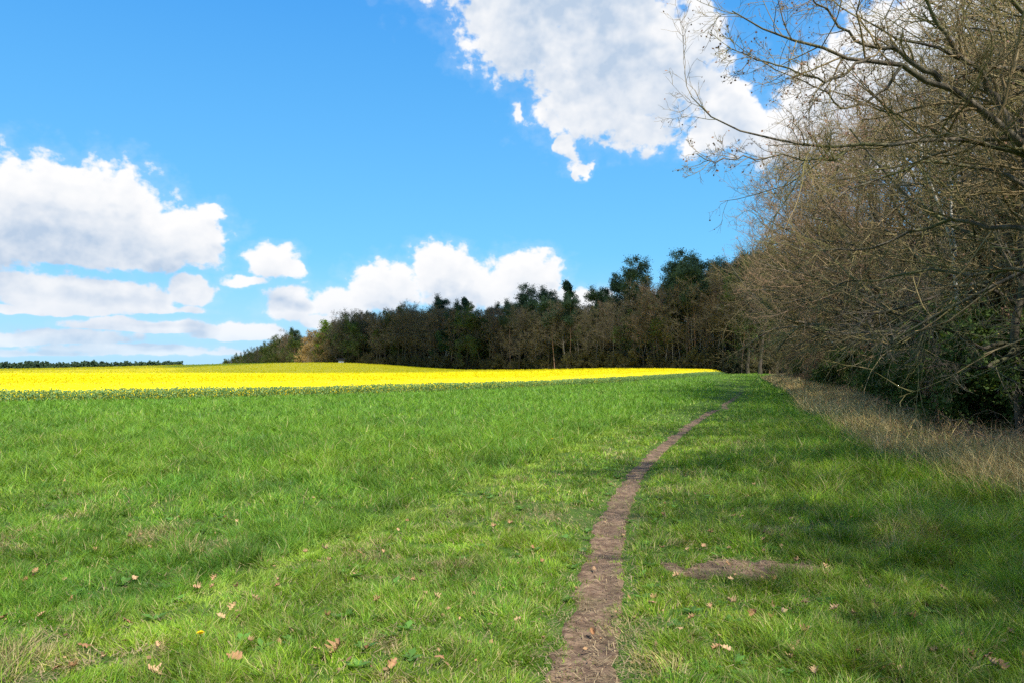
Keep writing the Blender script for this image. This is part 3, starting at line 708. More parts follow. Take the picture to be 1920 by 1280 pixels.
# named trees
NAMED = [
 (1203, 486, 12, 'pineC', 'pine_tree', 'tallest dark pine standing clear above the forest, its ragged top against blue sky', 'pine tree'),
 (1183, 512, 16, 'pineA', 'pine_tree', 'dark pine just left of the tallest pine', 'pine tree'),
 (1288, 474, 14, 'pineC', 'pine_tree', 'broad dark pine right of the tallest pine above the forest', 'pine tree'),
 (1265, 500, 18, 'pineA', 'pine_tree', 'pine half hidden left of the broad dark pine', 'pine tree'),
 (1134, 528, 20, 'pineB', 'pine_tree', 'slender pine with open round top left of the tallest pine', 'pine tree'),
 (1064, 524, 18, 'spruceA', 'spruce_tree', 'pointed conifer tip above the middle of the forest', 'spruce tree'),
 (1040, 546, 22, 'pineB', 'pine_tree', 'dark pine just left of the pointed conifer tip', 'pine tree'),
 (992, 537, 20, 'pineC', 'pine_tree', 'dark round topped pine above the centre of the forest', 'pine tree'),
 (826, 562, 18, 'pineB', 'pine_tree', 'small dark pine top on the left part of the forest skyline', 'pine tree'),
 (872, 556, 24, 'spruceA', 'spruce_tree', 'dark pointed conifer on the left part of the forest skyline', 'spruce tree'),
 (1340, 462, 8, 'forC', 'oak_tree', 'large half bare oak at the right end of the forest', 'oak tree'),
 (1230, 500, 4, 'forC', 'oak_tree', 'gnarled bare tree with dark forked limbs in front of the pines', 'oak tree'),
 (655, 568, 8, 'forC', 'bare_tree', 'thin bare crown sticking up at the left shoulder of the dark forest', 'tree'),
 (775, 552, 8, 'forC', 'bare_tree', 'pair of bare grey crowns on the left part of the forest skyline', 'tree'),
 (545, 612, 8, 'forB', 'bare_tree', 'grey brown rounded tree left of the sunlit tan trees', 'tree'),
 (578, 624, 1, 'tanA', 'budding_tree', 'left one of the sunlit tan trees in the gap of the cloud shadow', 'tree'),
 (598, 616, 3, 'tanA', 'budding_tree', 'right one of the sunlit tan trees beside the dark forest', 'tree'),
 (566, 630, 6, 'tanA', 'budding_tree', 'small tan tree leftmost of the sunlit tan group', 'tree'),
 (589, 610, 10, 'tanA', 'budding_tree', 'tallest tan tree at the back of the sunlit tan group', 'tree'),
 (607, 630, -2, 'tanA', 'budding_tree', 'low tan tree at the right foot of the sunlit tan group', 'tree'),
 (613, 592, 9, 'limeA', 'spring_tree', 'lime green tree in fresh leaf above the sunlit tan trees', 'tree'),
 (832, 600, 1, 'greenA', 'birch_tree', 'blue green tree in early leaf with a pale leaning stem before the dark forest', 'birch tree'),
]
for px, top, back, key, name, label, cat in NAMED: stand(px, top, back, key, name, label, cat)
def region(px):
    for lim, txt in ((566, 'of the slope left of the tan trees'), (735, 'of the dark forest behind the hut'), (940, 'of the forest around the blue green birch'), (1120, 'of the forest in mid picture'), (1240, 'of the forest under the tallest pine'), (1350, 'of the forest under the broad pine'), (9999, 'of the forest by the path end')):
        if px < lim: return txt
# rows of the forest
rows = [(1.5, 0, 15), (9, 2, 14), (17, 5, 17), (27, 10, 21)]
for ri, (back, dropdown, step) in enumerate(rows):
    px = 412.0 + ri * 3
    while px < 1465:
        y = edgeY(px); st = step * 170 / y * tr.uniform(.7, 1.35)
        st = max(st, 6)
        if not (566 < px < 612 and ri < 2):
            if px > 1150: keys, pr_ = ['forA', 'forB', 'forC', 'forD', 'pineB'], [.30, .08, .20, .10, .32]
            elif px > 940: keys, pr_ = ['forA', 'forB', 'forC', 'forD', 'pineB'], [.30, .16, .16, .14, .24]
            else: keys, pr_ = ['forA', 'forB', 'forC', 'forD', 'pineB'], [.3, .3, .14, .22, .04]
            if px < 530: keys, pr_ = ['forD', 'forA', 'forB'], [.6, .25, .15]
            key = str(tr.choice(keys, p=pr_))
            top = topat(px) + tr.uniform(-2, 16) * (170 / y) + dropdown * .4
            isP = key == 'pineB'
            reg = region(px)
            look = {'forA': 'olive tree coming into leaf', 'forB': 'brown budding tree', 'forC': 'grey bare tree', 'forD': 'dark green tree', 'pineB': 'dark pine'}[key]
            stand(px, top, back + tr.uniform(-3, 3), key, 'pine_tree' if isP else 'forest_tree', look + (' in the front ' if ri < 2 else ' in the rear ') + reg, 'pine tree' if isP else 'tree', look + 's ' + ('in the front ' if ri < 2 else 'in the rear ') + reg)
        px += st
# pale poles and birches at the forest edge
for px, top in [(755, 585), (712, 600), (1003, 600), (1118, 585), (1150, 575), (1163, 580), (1176, 578), (1215, 590), (1235, 585), (1248, 590), (1300, 580), (1322, 575), (1345, 570), (1362, 560), (1100, 590), (1085, 585), (1129, 588), (1141, 580), (1192, 570), (1206, 585), (1262, 570), (1275, 585), (1310, 585), (1334, 580), (1372, 575), (1391, 580), (1060, 590), (1030, 600), (975, 600)]:
    stand(px, top, tr.uniform(0, 5), 'polebare', 'young_tree', 'slim pale trunked young tree at the front of the forest', 'tree', 'slim pale trees along the forest front')
# undergrowth at the forest foot
for px in np.arange(600, 1440, 13):
    y = edgeY(px); hh = tr.uniform(2.6, 4.6); top = HY - (hh + terrain((px - CX) / F * y, y) - H0) / y * F
    stand(px + tr.uniform(-4, 4), top, tr.uniform(-1, 3), 'undershrub', 'shrub', 'dark undergrowth bush at the foot ' + region(px), 'shrub', 'undergrowth at the foot ' + region(px), )
# depth of the forest seen only as one mass
def mass(name, pts, tops, seed, mt, lsize, dens, label, cat):
    rg = np.random.default_rng(seed); Vs = []; n = len(pts)
    z0 = terrain(pts[:, 0], pts[:, 1]); S = np.stack([pts[:, 0], pts[:, 1], z0 - .2], -1)
    p, r = grow(rg, S, np.tile([0, 0, 1.], (n, 1)) + rg.normal(0, .05, (n, 3)), tops * .9, rg.uniform(.08, .2, n), 6, .03, np.array([0, 0, .02]), .3)
    parts = [tubes(p, r, 5)]
    s, d, l, rr = sprout(rg, p, r, 16, .2, 1, (60, 14), .26, .4, tops)
    p1, r1 = grow(rg, s, d, l, rr, 5, .15, np.array([0, 0, .1]), .3); parts.append(tubes(p1, r1, 3))
    nb = sum(len(q) for _, q in parts)
    cen = p1[:, 2:].reshape(-1, 3)
    lf = clusters(rg, cen, dens, .55, lsize, 1.6)
    V, Q = join(parts + [lf]); mi = np.zeros(len(Q)); mi[nb:] = 1
    o = link(name, mesh(name, V, Q, None, mats=[M['barkdark'], mt], midx=mi)); tag(o, label, cat, kind='stuff'); return o
pts = []; tp = []
for px in np.arange(600, 1500, 5):
    y0 = edgeY(min(px, 1440))
    for b in (38, 50, 64):
        y = y0 + b + tr.uniform(-6, 6); x = (px + tr.uniform(-3, 3) - CX) / F * y
        pts.append((x, y)); tp.append(max(4., H0 + (HY - topat(px) - 14 * 170 / y0) / F * y - terrain(x, y)) * tr.uniform(.8, .98))
for px in np.arange(596, 1500, 3.2):
    y = edgeY(min(px, 1440)) + tr.uniform(22, 62); pts.append(((px - CX) / F * y, y)); tp.append(tr.uniform(4, 7))
mass('woodland', np.array(pts), np.array(tp), 5, M['olive'], .34, 5, 'dim inner trees of the forest seen between the front trunks', 'woodland')
# far line of trees on the left horizon
pts = []; tp = []
for px in np.concatenate([np.arange(-260, 262, 2.2), np.arange(262, 342, 1.6)]):
    y = 1150 + tr.uniform(-50, 60) if px > 262 else 1350 + tr.uniform(-60, 80)
    rw = (677 + 4 * fbm(np.array([px]), np.array([0.]), .03, 3, 8)[0] * 2 + tr.uniform(-1.5, 3)) if px < 262 else (677.5 + tr.uniform(-2, 3))
    x = (px - CX) / F * y; pts.append((x, y)); tp.append(H0 + (HY - rw) / F * y - float(terrain(x, y)))
mass('distant_wood', np.array(pts), np.array(tp), 6, M['needle'], 2.0, 4, 'thin dark line of trees on the far left horizon', 'woodland')

# ------------------------------------------------------------------ wood on the right
def wood(key, x, y, s, rz, name, label, cat, group=None, sz=None):
    return plant(key, name, (x, y, float(terrain(x, y)) - .08), rz, s, label, cat, group, sz)
ORD = ['first', 'second', 'third', 'fourth', 'fifth', 'sixth', 'seventh', 'eighth', 'ninth', 'tenth', 'eleventh', 'twelfth', 'thirteenth', 'fourteenth', 'fifteenth', 'sixteenth']
FRONT = [(88, 8.5, 'hornC', 1.1, .2), (79, 8.0, 'hornA', 1.05, -.4), (70, 7.5, 'hornB', 1.05, .5), (61, 6.6, 'hornA', 1.2, 0.), (53, 5.4, 'hornB', 1.25, -.2), (46.5, 4.8, 'hornA', 1.2, .3), (41, 4.3, 'hornB', 1.2, .1),
         (36, 4.0, 'hornA', 1.12, -.3), (31.5, 4.2, 'hornB', 1.1, .4), (27.5, 5.0, 'boughA', 1.0, .2), (24, 5.2, 'boughB', .97, .6), (20.5, 5.6, 'boughA', .95, -.4), (17.2, 6.2, 'boughB', .92, .1), (14, 7.2, 'boughA', .92, -.7)]
for i, (y, off, key, s, rz) in enumerate(FRONT):
    x = np.interp(y, DRY[:, 1], DRY[:, 0]) + off
    look = {'hornA': 'pale limbed bare tree', 'hornB': 'reddish bare tree', 'hornC': 'tall grey bare tree', 'boughA': 'dark limbed bare tree', 'boughB': 'mossy limbed bare tree'}[key]
    wood(key, x, y, s, rz, 'bare_tree', look + ', ' + ORD[i] + ' from the far end along the edge of the right wood', 'tree', 'bare trees in the front row of the right wood')
for row, (off, n0, sc_) in enumerate([(9, 15, 1.15), (15, 12, 1.3), (23, 9, 1.45)]):
    for i in range(n0):
        y = 11 + (i + tr.uniform(-.3, .3)) * 80 / n0 + row * 2; x = np.interp(y, DRY[:, 1], DRY[:, 0]) + off + tr.uniform(-2, 2)
        wood(str(tr.choice(['hornA', 'boughB', 'hornC', 'hornB'])), x, y, sc_ * tr.uniform(.85, 1.1), tr.uniform(-1, 1), 'bare_tree', ['bare tree right behind the front row of the right wood', 'bare tree in the middle depth of the right wood', 'tall bare tree far back in the right wood'][row] + (' at its far end' if y > 55 else ' at its near end' if y < 28 else ''), 'tree', 'bare trees deeper in the right wood')
for x, y, s, rz in [(12.5, 9.5, .95, .5), (10.5, 1.5, .9, 0.2), (8.2, -2.2, .8, -.2), (11, -4.5, .95, 0), (14, 0, 1.0, 0)]:
    wood('hornA', x, y, s, rz, 'bare_tree', 'bare tree standing beyond the right edge of the view', 'tree', 'bare trees beyond the right edge of the view')
pts = []; tp = []
for i in range(520):
    y = tr.uniform(8, 125); x = np.interp(y, DRY[:, 1], DRY[:, 0]) + tr.uniform(20, 62) * (.6 + .4 * (y > 30)); pts.append((x, y)); tp.append(tr.uniform(7, 14))
for i in range(150):
    y = tr.uniform(125, 175); x = y * tr.uniform(.29, .52); pts.append((x, y)); tp.append(tr.uniform(8, 16))
mass('woodland', np.array(pts), np.array(tp), 15, M['woodleaf'], .26, 3, 'brown green depth of the wood on the right behind its nearer trees', 'woodland')
for i in range(26):
    y = tr.uniform(16, 75); x = np.interp(y, DRY[:, 1], DRY[:, 0]) + tr.uniform(4, 20)
    wood('slim', x, y, tr.uniform(.7, 1.15), tr.uniform(0, 6.28), 'young_tree', 'slender straight bare tree inside the wood on the right', 'tree', 'slender trees inside the right wood')
for i in range(48):
    y = tr.uniform(11, 90) ; x = np.interp(y, DRY[:, 1], DRY[:, 0]) + tr.uniform(2.4, 5.0) + y * .01
    key = 'shrubgreen' if tr.random() < .6 else 'shrub'
    where = 'at the foot of the right wood, ' + ('near the picture edge' if y < 24 else 'behind the lit dry grass' if y < 45 else 'towards the path end')
    look = 'dark green leafy bush ' if key == 'shrubgreen' else 'tangled brown leafless bush '
    wood(key, x, y, tr.uniform(.6, 1.1), tr.uniform(0, 6.28), 'bush', look + where, 'bush', look + where)
for i in range(14):
    y = tr.uniform(24, 95); x = np.interp(y, DRY[:, 1], DRY[:, 0]) + tr.uniform(8, 22)
    wood('shrubgreen', x, y, tr.uniform(.9, 1.5), tr.uniform(0, 6.28), 'bush', 'green bush deep inside the wood on the right', 'bush', 'green bushes deep inside the right wood')
# trees around the gap at the end of the path
for px, py, y, key, s, lab in [(1402, 697, 118, 'forC', 1.0, 'thick grey trunk left of the gap at the end of the path'), (1425, 698, 112, 'forC', 1.05, 'dark ivy green trunk nearest the gap at the end of the path'), (1436, 698, 120, 'forA', .95, 'dark trunk leaning over the gap at the end of the path'), (1385, 697, 122, 'forA', 1.05, 'olive leafed tree at the right end of the dark forest')]:
    wood(key, (px - CX) / F * y, y, s, tr.uniform(0, 6), 'oak_tree', lab, 'tree')

# big oak off the right edge whose boughs reach into the picture
rg = np.random.default_rng(404)
def bough(pp, r0, r1, n=16):
    p = np.array([P(*q) for q in pp]); t = np.linspace(0, 1, len(p)); tt = np.linspace(0, 1, n + 1)
    # smooth interpolation
    L = np.concatenate([[0], np.cumsum(np.linalg.norm(np.diff(p, axis=0), axis=1))]); L /= L[-1]
    q = np.stack([np.interp(tt, L, p[:, i]) for i in range(3)], -1)
    qs = q.copy(); qs[1:-1] = (q[:-2] + 2 * q[1:-1] + q[2:]) / 4
    qs[1:-1] += rg.normal(0, .018, qs[1:-1].shape)
    return qs, r0 + (r1 - r0) * tt ** .8
OX, OY = 8.3, 9.4
BO = [
 ([(2090, 420, 9.4), (1985, 330, 9.1), (1900, 235, 8.8), (1840, 190, 8.6), (1775, 145, 8.4), (1700, 118, 8.2), (1640, 100, 8.0), (1560, 95, 7.8), (1500, 62, 7.6), (1440, 48, 7.5), (1380, 10, 7.4)], .075, .006),
 ([(2090, 350, 9.4), (1985, 310, 9.2), (1900, 283, 9.0), (1850, 258, 8.9), (1780, 256, 8.7), (1700, 262, 8.5), (1600, 276, 8.3), (1540, 272, 8.2), (1480, 265, 8.1), (1420, 245, 8.0), (1360, 235, 7.9), (1320, 218, 7.8), (1300, 175, 7.7)], .05, .005),
 ([(1775, 145, 8.4), (1740, 120, 8.3), (1690, 80, 8.2), (1640, 78, 8.1), (1590, 40, 8.0), (1560, 10, 7.9), (1530, -20, 7.8)], .035, .008),
 ([(1900, 235, 8.8), (1870, 160, 8.7), (1830, 110, 8.5), (1790, 70, 8.4), (1760, 20, 8.3), (1735, -40, 8.2)], .045, .015),
 ([(2090, 300, 9.4), (2000, 160, 9.2), (1930, 118, 9.0), (1880, 122, 8.8), (1840, 118, 8.7), (1790, 82, 8.5), (1700, 66, 8.3), (1620, 20, 8.2)], .05, .008),
 ([(2090, 470, 9.4), (1990, 385, 9.6), (1920, 330, 9.8), (1850, 318, 9.9), (1800, 300, 10), (1740, 300, 10), (1660, 330, 10), (1600, 350, 10), (1540, 400, 10)], .05, .007),
 ([(2090, 520, 9.4), (1990, 440, 9.8), (1920, 418, 10), (1850, 432, 10.2), (1790, 400, 10.4), (1700, 440, 10.6), (1620, 470, 10.6), (1560, 460, 10.6), (1500, 480, 10.6)], .05, .007),
 ([(2090, 560, 9.4), (1980, 520, 10), (1900, 500, 10.4), (1820, 520, 10.6), (1740, 500, 10.8), (1660, 530, 11), (1590, 520, 11), (1530, 560, 11)], .045, .007),
 ([(1640, 100, 8.0), (1600, 130, 7.9), (1560, 150, 7.8), (1500, 130, 7.7), (1430, 105, 7.6), (1370, 80, 7.5)], .02, .004),
 ([(1700, 118, 8.2), (1660, 170, 8.1), (1590, 205, 8.0), (1520, 150, 7.9), (1480, 140, 7.8)], .02, .005),
 ([(1600, 276, 8.3), (1560, 300, 8.2), (1480, 290, 8.1), (1400, 292, 8.0), (1340, 300, 7.9), (1310, 285, 7.8)], .016, .004),
 ([(2090, 250, 9.4), (2000, 60, 9.2), (1930, 0, 9.0), (1850, -60, 8.8)], .05, .02),
]
oak = empty('oak_tree', (OX, OY, float(terrain(OX, OY))))
tag(oak, 'near oak at the right edge whose bare boughs reach across the sky above everything else', 'oak tree')
org = np.array([OX, OY, float(terrain(OX, OY))])
tp0 = P(2090, 470, 9.4)
tpts, trad = grow(rg, np.array([[0, 0, -.2]]), np.array([[.02, .0, 1.]]), np.array([9.]), np.array([.24]), 12, .03, np.array([0, 0, .05]), .35)
off_ = np.array([0, 0, 0.]); trad[:, 0] *= 1.4
tz = tpts[0, :, 2] + org[2]
big = [tubes(tpts, trad, 12)]
bpts, brad = [], []
for pp, r0, r1 in BO:
    q, r = bough(pp, r0, r1)
    if pp[0][0] > 2000:  # start inside the trunk
        zz = q[0, 2]; q[0] = [np.interp(zz, tz, tpts[0, :, 0] + OX), np.interp(zz, tz, tpts[0, :, 1] + OY), zz - .1]
    bpts.append(q - org); brad.append(r)
bpts = np.array(bpts); brad = np.array(brad)
big.append(tubes(bpts, brad, 7))
Lb = np.linalg.norm(bpts[:, -1] - bpts[:, 0], axis=1)
s, d, l, r = sprout(rg, bpts, brad, 22, .12, 1, (48, 14), .26, .5, Lb)
l = np.clip(l, .35, 1.6); p2, r2 = grow(rg, s, d, l, np.maximum(r, .004), 7, .17, np.array([0, 0, .05]), .35)
s, d, l, r = sprout(rg, p2, r2, 7, .15, 1, (45, 15), .5, .55, l)
p3, r3 = grow(rg, s, d, l, np.maximum(r, .0028), 5, .2, np.array([0, 0, .05]), .45)
s, d, l, r = sprout(rg, p3, r3, 4, .2, 1, (45, 15), .55, .6, l)
p4, r4 = grow(rg, s, d, l, np.maximum(r, .0018), 3, .22, np.array([0, 0, .05]), .6)
small = [tubes(p2, r2, 4), tubes(p3, r3, 3), tubes(p4, r4, 3)]
tips = p4[:, -1]; tips = tips[rg.random(len(tips)) < .35]
lf = clusters(rg, tips, 1, .01, .022)
V, Q = join(big); link('trunk', mesh('oak_trunk', V, Q, M['bark'], smooth=True), oak)
V, Q = join(small + [lf]); mi = np.zeros(len(Q)); mi[-len(lf[1]):] = 1
link('crown', mesh('oak_crown', V, Q, None, mats=[M['twig'], M['budleaf']], midx=mi), oak)

# the white birch
def traced_tree(name, lines, nsub, lab, cat, mtr, mtw, seed, sub=.3):
    global rg
    rg = np.random.default_rng(seed)
    base = P(*lines[0][0][0]); base[2] = float(terrain(base[0], base[1]))
    root = empty(name, base); tag(root, lab, cat)
    bp, br = [], []
    for pp, r0, r1 in lines:
        q, r = bough(pp, r0, r1, 14)
        bp.append(q - base); br.append(r)
    bp[0][0, 2] = -.1
    bp = np.array(bp); br = np.array(br); V, Q = tubes(bp, br, 8); link('trunk', mesh(name + '_trunk', V, Q, mtr, smooth=True), root)
    Lb = np.linalg.norm(bp[:, -1] - bp[:, 0], axis=1)
    s, d, l, r = sprout(rg, bp, br, nsub, .25, 1, (50, 12), sub, .4, Lb); l = np.clip(l, .8, 3.5)
    p2, r2 = grow(rg, s, d, l, r, 7, .13, np.array([0, 0, .03]), .3)
    s, d, l, r = sprout(rg, p2, r2, 8, .15, 1, (45, 15), .45, .5, l); p3, r3 = grow(rg, s, d, l, np.maximum(r, .005), 5, .16, np.array([0, 0, -.04]), .4)
    s, d, l, r = sprout(rg, p3, r3, 5, .2, 1, (45, 15), .5, .6, l); p4, r4 = grow(rg, s, d, l, np.maximum(r, .003), 3, .2, np.array([0, 0, -.1]), .6)
    V, Q = join([tubes(p2, r2, 4), tubes(p3, r3, 3), tubes(p4, r4, 3)]); link('crown', mesh(name + '_crown', V, Q, mtw), root)
D_ = 18.0
traced_tree('birch_tree', [([(1798, 760, D_), (1797, 680, D_), (1799, 600, D_), (1796, 540, D_), (1795, 480, D_), (1790, 440, D_), (1772, 410, D_), (1758, 365, D_), (1742, 320, D_), (1730, 250, D_), (1722, 160, D_)], .060, .022),
                           ([(1795, 480, D_), (1792, 430, D_), (1790, 380, D_ + .2), (1792, 320, D_ + .3), (1786, 260, D_ + .3), (1780, 150, D_ + .3)], .035, .014)], 10,
            'white barked birch with a forked stem inside the wood on the right', 'birch tree', M['birch'], M['twigdark'], 71)
D_ = 29.0
traced_tree('birch_tree', [([(1775, 720, D_), (1778, 660, D_), (1766, 620, D_), (1752, 580, D_), (1735, 555, D_), (1690, 520, D_), (1640, 470, D_)], .035, .012)], 8,
            'thin leaning birch low behind the white forked birch', 'birch tree', M['birch'], M['twigdark'], 72)
D_ = 14.5
traced_tree('crooked_tree', [([(1912, 700, D_), (1905, 650, D_), (1898, 610, D_), (1908, 570, D_), (1930, 520, D_), (1920, 450, D_), (1935, 350, D_), (1925, 200, D_)], .085, .04),
                             ([(1905, 650, D_), (1870, 640, D_), (1840, 660, D_ - .3), (1800, 625, D_ - .5), (1750, 610, D_ - .7), (1690, 600, D_ - .9), (1620, 560, D_ - 1)], .045, .012),
                             ([(1905, 650, D_), (1880, 675, D_ - .3), (1840, 690, D_ - .6), (1780, 680, D_ - .8), (1730, 690, D_ - 1)], .05, .012),
                             ([(1908, 570, D_), (1870, 540, D_), (1810, 530, D_ - .5), (1740, 560, D_ - .8), (1660, 590, D_ - 1), (1580, 580, D_ - 1)], .05, .01)], 16,
            'dark crooked tree at the right edge with low sprawling limbs', 'tree', M['barkdark'], M['twigdark'], 73, .4)
# bramble tangle at the foot of the wood
rg = np.random.default_rng(5)
n = 2600
y = 8 + 52 * rg.random(n) ** 1.5; x = np.interp(y, DRY[:, 1], DRY[:, 0]) + rg.gamma(3.0, .75, n) + .3 + y * .02
S = np.stack([x, y, terrain(x, y)], -1); a = rg.uniform(0, 6.28, n)
p, r = grow(rg, S, np.stack([np.cos(a) * .8, np.sin(a) * .8, np.ones(n)], -1), rg.uniform(.6, 1.7, n), rg.uniform(.003, .006, n) * (1 + y * .03), 8, .14, np.array([0, 0, -.62]), .5)
s, d, l, rr = sprout(rg, p, r, 5, .2, 1, (50, 14), .4, .7, rg.uniform(.6, 1.4, n)); p1, r1 = grow(rg, s, d, l, rr, 3, .2, np.array([0, 0, -.1]), .5)
V, Q = join([tubes(p, r, 3), tubes(p1, r1, 3)])
tag(link('brambles', mesh('brambles', V, Q, M['twigpink'])), 'tangle of brown bramble stems at the foot of the right wood', 'brambles', kind='stuff')

# ------------------------------------------------------------------ hut on the hill
def box(x0, x1, y0, y1, z0, z1):
    V = np.array([(x, y, z) for z in (z0, z1) for y in (y0, y1) for x in (x0, x1)], float)
    return V, np.array([(0, 2, 3, 1), (4, 5, 7, 6), (0, 1, 5, 4), (2, 6, 7, 3), (0, 4, 6, 2), (1, 3, 7, 5)])
hy = 214.; hx = (640 - CX) / F * hy; hz = float(terrain(hx, hy))
hut = tag(empty('hunting_hut', (hx, hy, hz), .12), 'small pale hut with a dark flat roof on the yellow hill before the forest', 'hut')
zt = H0 + (HY - 671) / F * hy - hz
link('wall', mesh('hut_wall', *join([box(-.75, .75, -.7, .7, 0, zt - .55)]), M['paint']), hut)
link('roof', mesh('hut_roof', *join([box(-1.15, 1.15, -1.05, 1.0, zt - .55, zt - .15), box(-.8, .8, -.75, .75, zt - .15, zt - .02)]), M['roof']), hut)
link('window', mesh('hut_window', *box(.05, .35, -.73, -.703, zt - 1.6, zt - 1.1), M['roof']), hut)
link('door', mesh('hut_door', *box(.753, .78, -.45, .25, .1, 2.0), M['barkdark']), hut)

# ------------------------------------------------------------------ fallen leaves and small flowers
def oakleaf(seed, curl):
    rg = np.random.default_rng(seed); n = 22
    t = np.linspace(0, 1, n); wv = .30 * np.sin(np.pi * t ** .8) ** .7 * (1 + .35 * np.sin(t * 2 * np.pi * 3.6 + rg.uniform(0, 6))); wv[0] = .02; wv[-1] = .02
    us = np.linspace(-1, 1, 7)
    X_ = us[None, :] * wv[:, None]; Y_ = np.repeat((t - .5)[:, None], 7, 1)
    Z_ = curl * (X_ ** 2) * 2.2 + curl * .5 * (Y_ ** 2) + .03 * np.sin(Y_ * 14 + seed) * (1 + us[None, :]) + .02 * rg.normal(size=X_.shape)
    V = np.stack([X_, Y_, Z_ - Z_.min()], -1).reshape(-1, 3); Q = gridq(np.arange(n * 7).reshape(n, 7))
    nv = len(V); Vb = V.copy(); Vb[:, 2] -= .012
    st = tubes(np.array([[[0, -.5, V[3, 2]], [.02, -.62, V[3, 2] + .03], [.05, -.75, V[3, 2] + .02]]]), np.array([[.012, .010, .008]]), 4)
    V, Q = join([(V, Q), (Vb, Q[:, ::-1]), st])
    return mesh('oak_leaf', V, Q, M['leafdry'], smooth=True)
LM = [oakleaf(i, c) for i, c in enumerate([.5, 1.2, 2.2, -.6, 1.6])]
LP = [(447, 1240, .10, 'large upright curled tan leaf near the bottom edge left of centre'), (298, 1268, .10, 'curled leaf cut by the bottom edge left of the path'),
 (168, 1220, .08, 'upright brown leaf in the lower left corner'), (1339, 1222, .07, 'left of two orange leaves lying side by side right of the path'), (1354, 1223, .07, 'right of two orange leaves lying side by side right of the path'),
 (1112, 1072, .05, 'small pale leaf lying on the bare path'), (1109, 1193, .06, 'flat pale leaf trodden into the path near the bottom'), (825, 1243, .08, 'broad leaf in the grass left of the path at the bottom'), (1367, 1136, .09, 'dark brown crumpled leaf right of the path below the bare patch'),
 (1365, 1092, .07, 'pale leaf at the lower rim of the bare earth patch'), (1490, 1056, .07, 'orange leaf at the right end of the bare earth patch'), (677, 1043, .07, 'cream leaf caught in a tall green tuft'),]
REST = [(451, 1106, .06), (483, 1130, .07), (445, 1145, .06), (526, 1105, .05), (620, 1057, .04), (638, 1222, .09), (600, 1226, .06), (376, 1110, .06), (410, 1090, .05), (618, 1162, .05), (712, 1132, .05), (1016, 1060, .05), (998, 1032, .05), (927, 993, .06), (990, 1072, .04), (1225, 1128, .05), (1240, 970, .05), (1328, 1004, .06), (1375, 972, .04), (1430, 1005, .06), (1427, 1018, .05), (1463, 1010, .04), (1273, 1187, .05), (1295, 1165, .05), (1406, 1155, .05), (1409, 1170, .04), (1442, 1165, .06), (1560, 1180, .07), (1505, 1190, .06), (1600, 1230, .06), (1700, 1165, .08), (1760, 1110, .07), (1680, 965, .05), (1695, 995, .05), (1480, 925, .04), (1565, 920, .04), (1400, 935, .06), (1650, 1260, .07), (1780, 1200, .07), (1880, 1100, .07), (1900, 1010, .07), (1820, 1020, .06), (740, 1253, .06), (1520, 1265, .06), (100, 1065, .05), (60, 1095, .05), (260, 1090, .05), (20, 1165, .06), (90, 1160, .05), (185, 1037, .05), (120, 1262, .06), (720, 1040, .04), (765, 982, .04), (840, 975, .04), (1048, 895, .035), (1045, 918, .035), (748, 998, .035), (690, 1225, .05), (550, 1190, .05), (1840, 1240, .07), (1740, 1230, .06), (1620, 1110, .05), (1540, 1080, .05)]
def leafobj(px, py, size, lab, grp):
    p = G(px, py); o = link('fallen_leaf', LM[int(tr.integers(5))])
    o.location = (p[0], p[1], p[2] + .05); s = size * 1.05; o.scale = (s, s, s)
    o.rotation_euler = (tr.uniform(.1, .95), tr.uniform(-.5, .5), tr.uniform(0, 6.28)); tag(o, lab, 'leaf', grp)
    return o
for px, py, sz_, lab in LP: leafobj(px, py, sz_ * .85, lab, 'fallen oak leaves in the grass')
for _ in range(95):
    py = 885 + 380 * tr.random() ** .8; px = 1215 + 700 * tr.random() if tr.random() < .62 else 40 + 980 * tr.random()
    REST.append((px, py, tr.uniform(.035, .065)))
for px, py, sz_ in REST:
    where = ('left' if px < np.interp(py, [885, 1000, 1280], [1200, 1140, 1100]) else 'right') + ' of the path ' + ('close to the camera' if py > 1120 else 'in the middle ground' if py > 1000 else 'further away')
    leafobj(px, py, sz_, 'small withered brown oak leaf in the grass ' + where, 'small oak leaves ' + where)
# crumbled leaf bits between the blades
n = 5200
x, y = sample(n, 2.6, 14, .6)
kp = (rng.random(n) < .25 + .75 * sstep(0, 5, x - np.interp(y, PATH[:, 1], PATH[:, 0]))) & (fbm(x, y, 1.2, 3, 303) > -.05); x, y = x[kp], y[kp]
c = np.stack([x, y, terrain(x, y) + rng.uniform(.02, .06, len(x))], -1); V, Q = quads(c, rng.uniform(.008, .030, len(x)), rng, .5, 1.5)
C = np.repeat(np.array([.40, .24, .12]) * rng.uniform(.35, 1.3, (len(x), 1)), 4, 0)
tag(link('leaf_litter', mesh('leaf_litter', V, Q, M['dry'], C)), 'crumbled brown leaf bits scattered through the turf', 'leaf litter', kind='stuff')
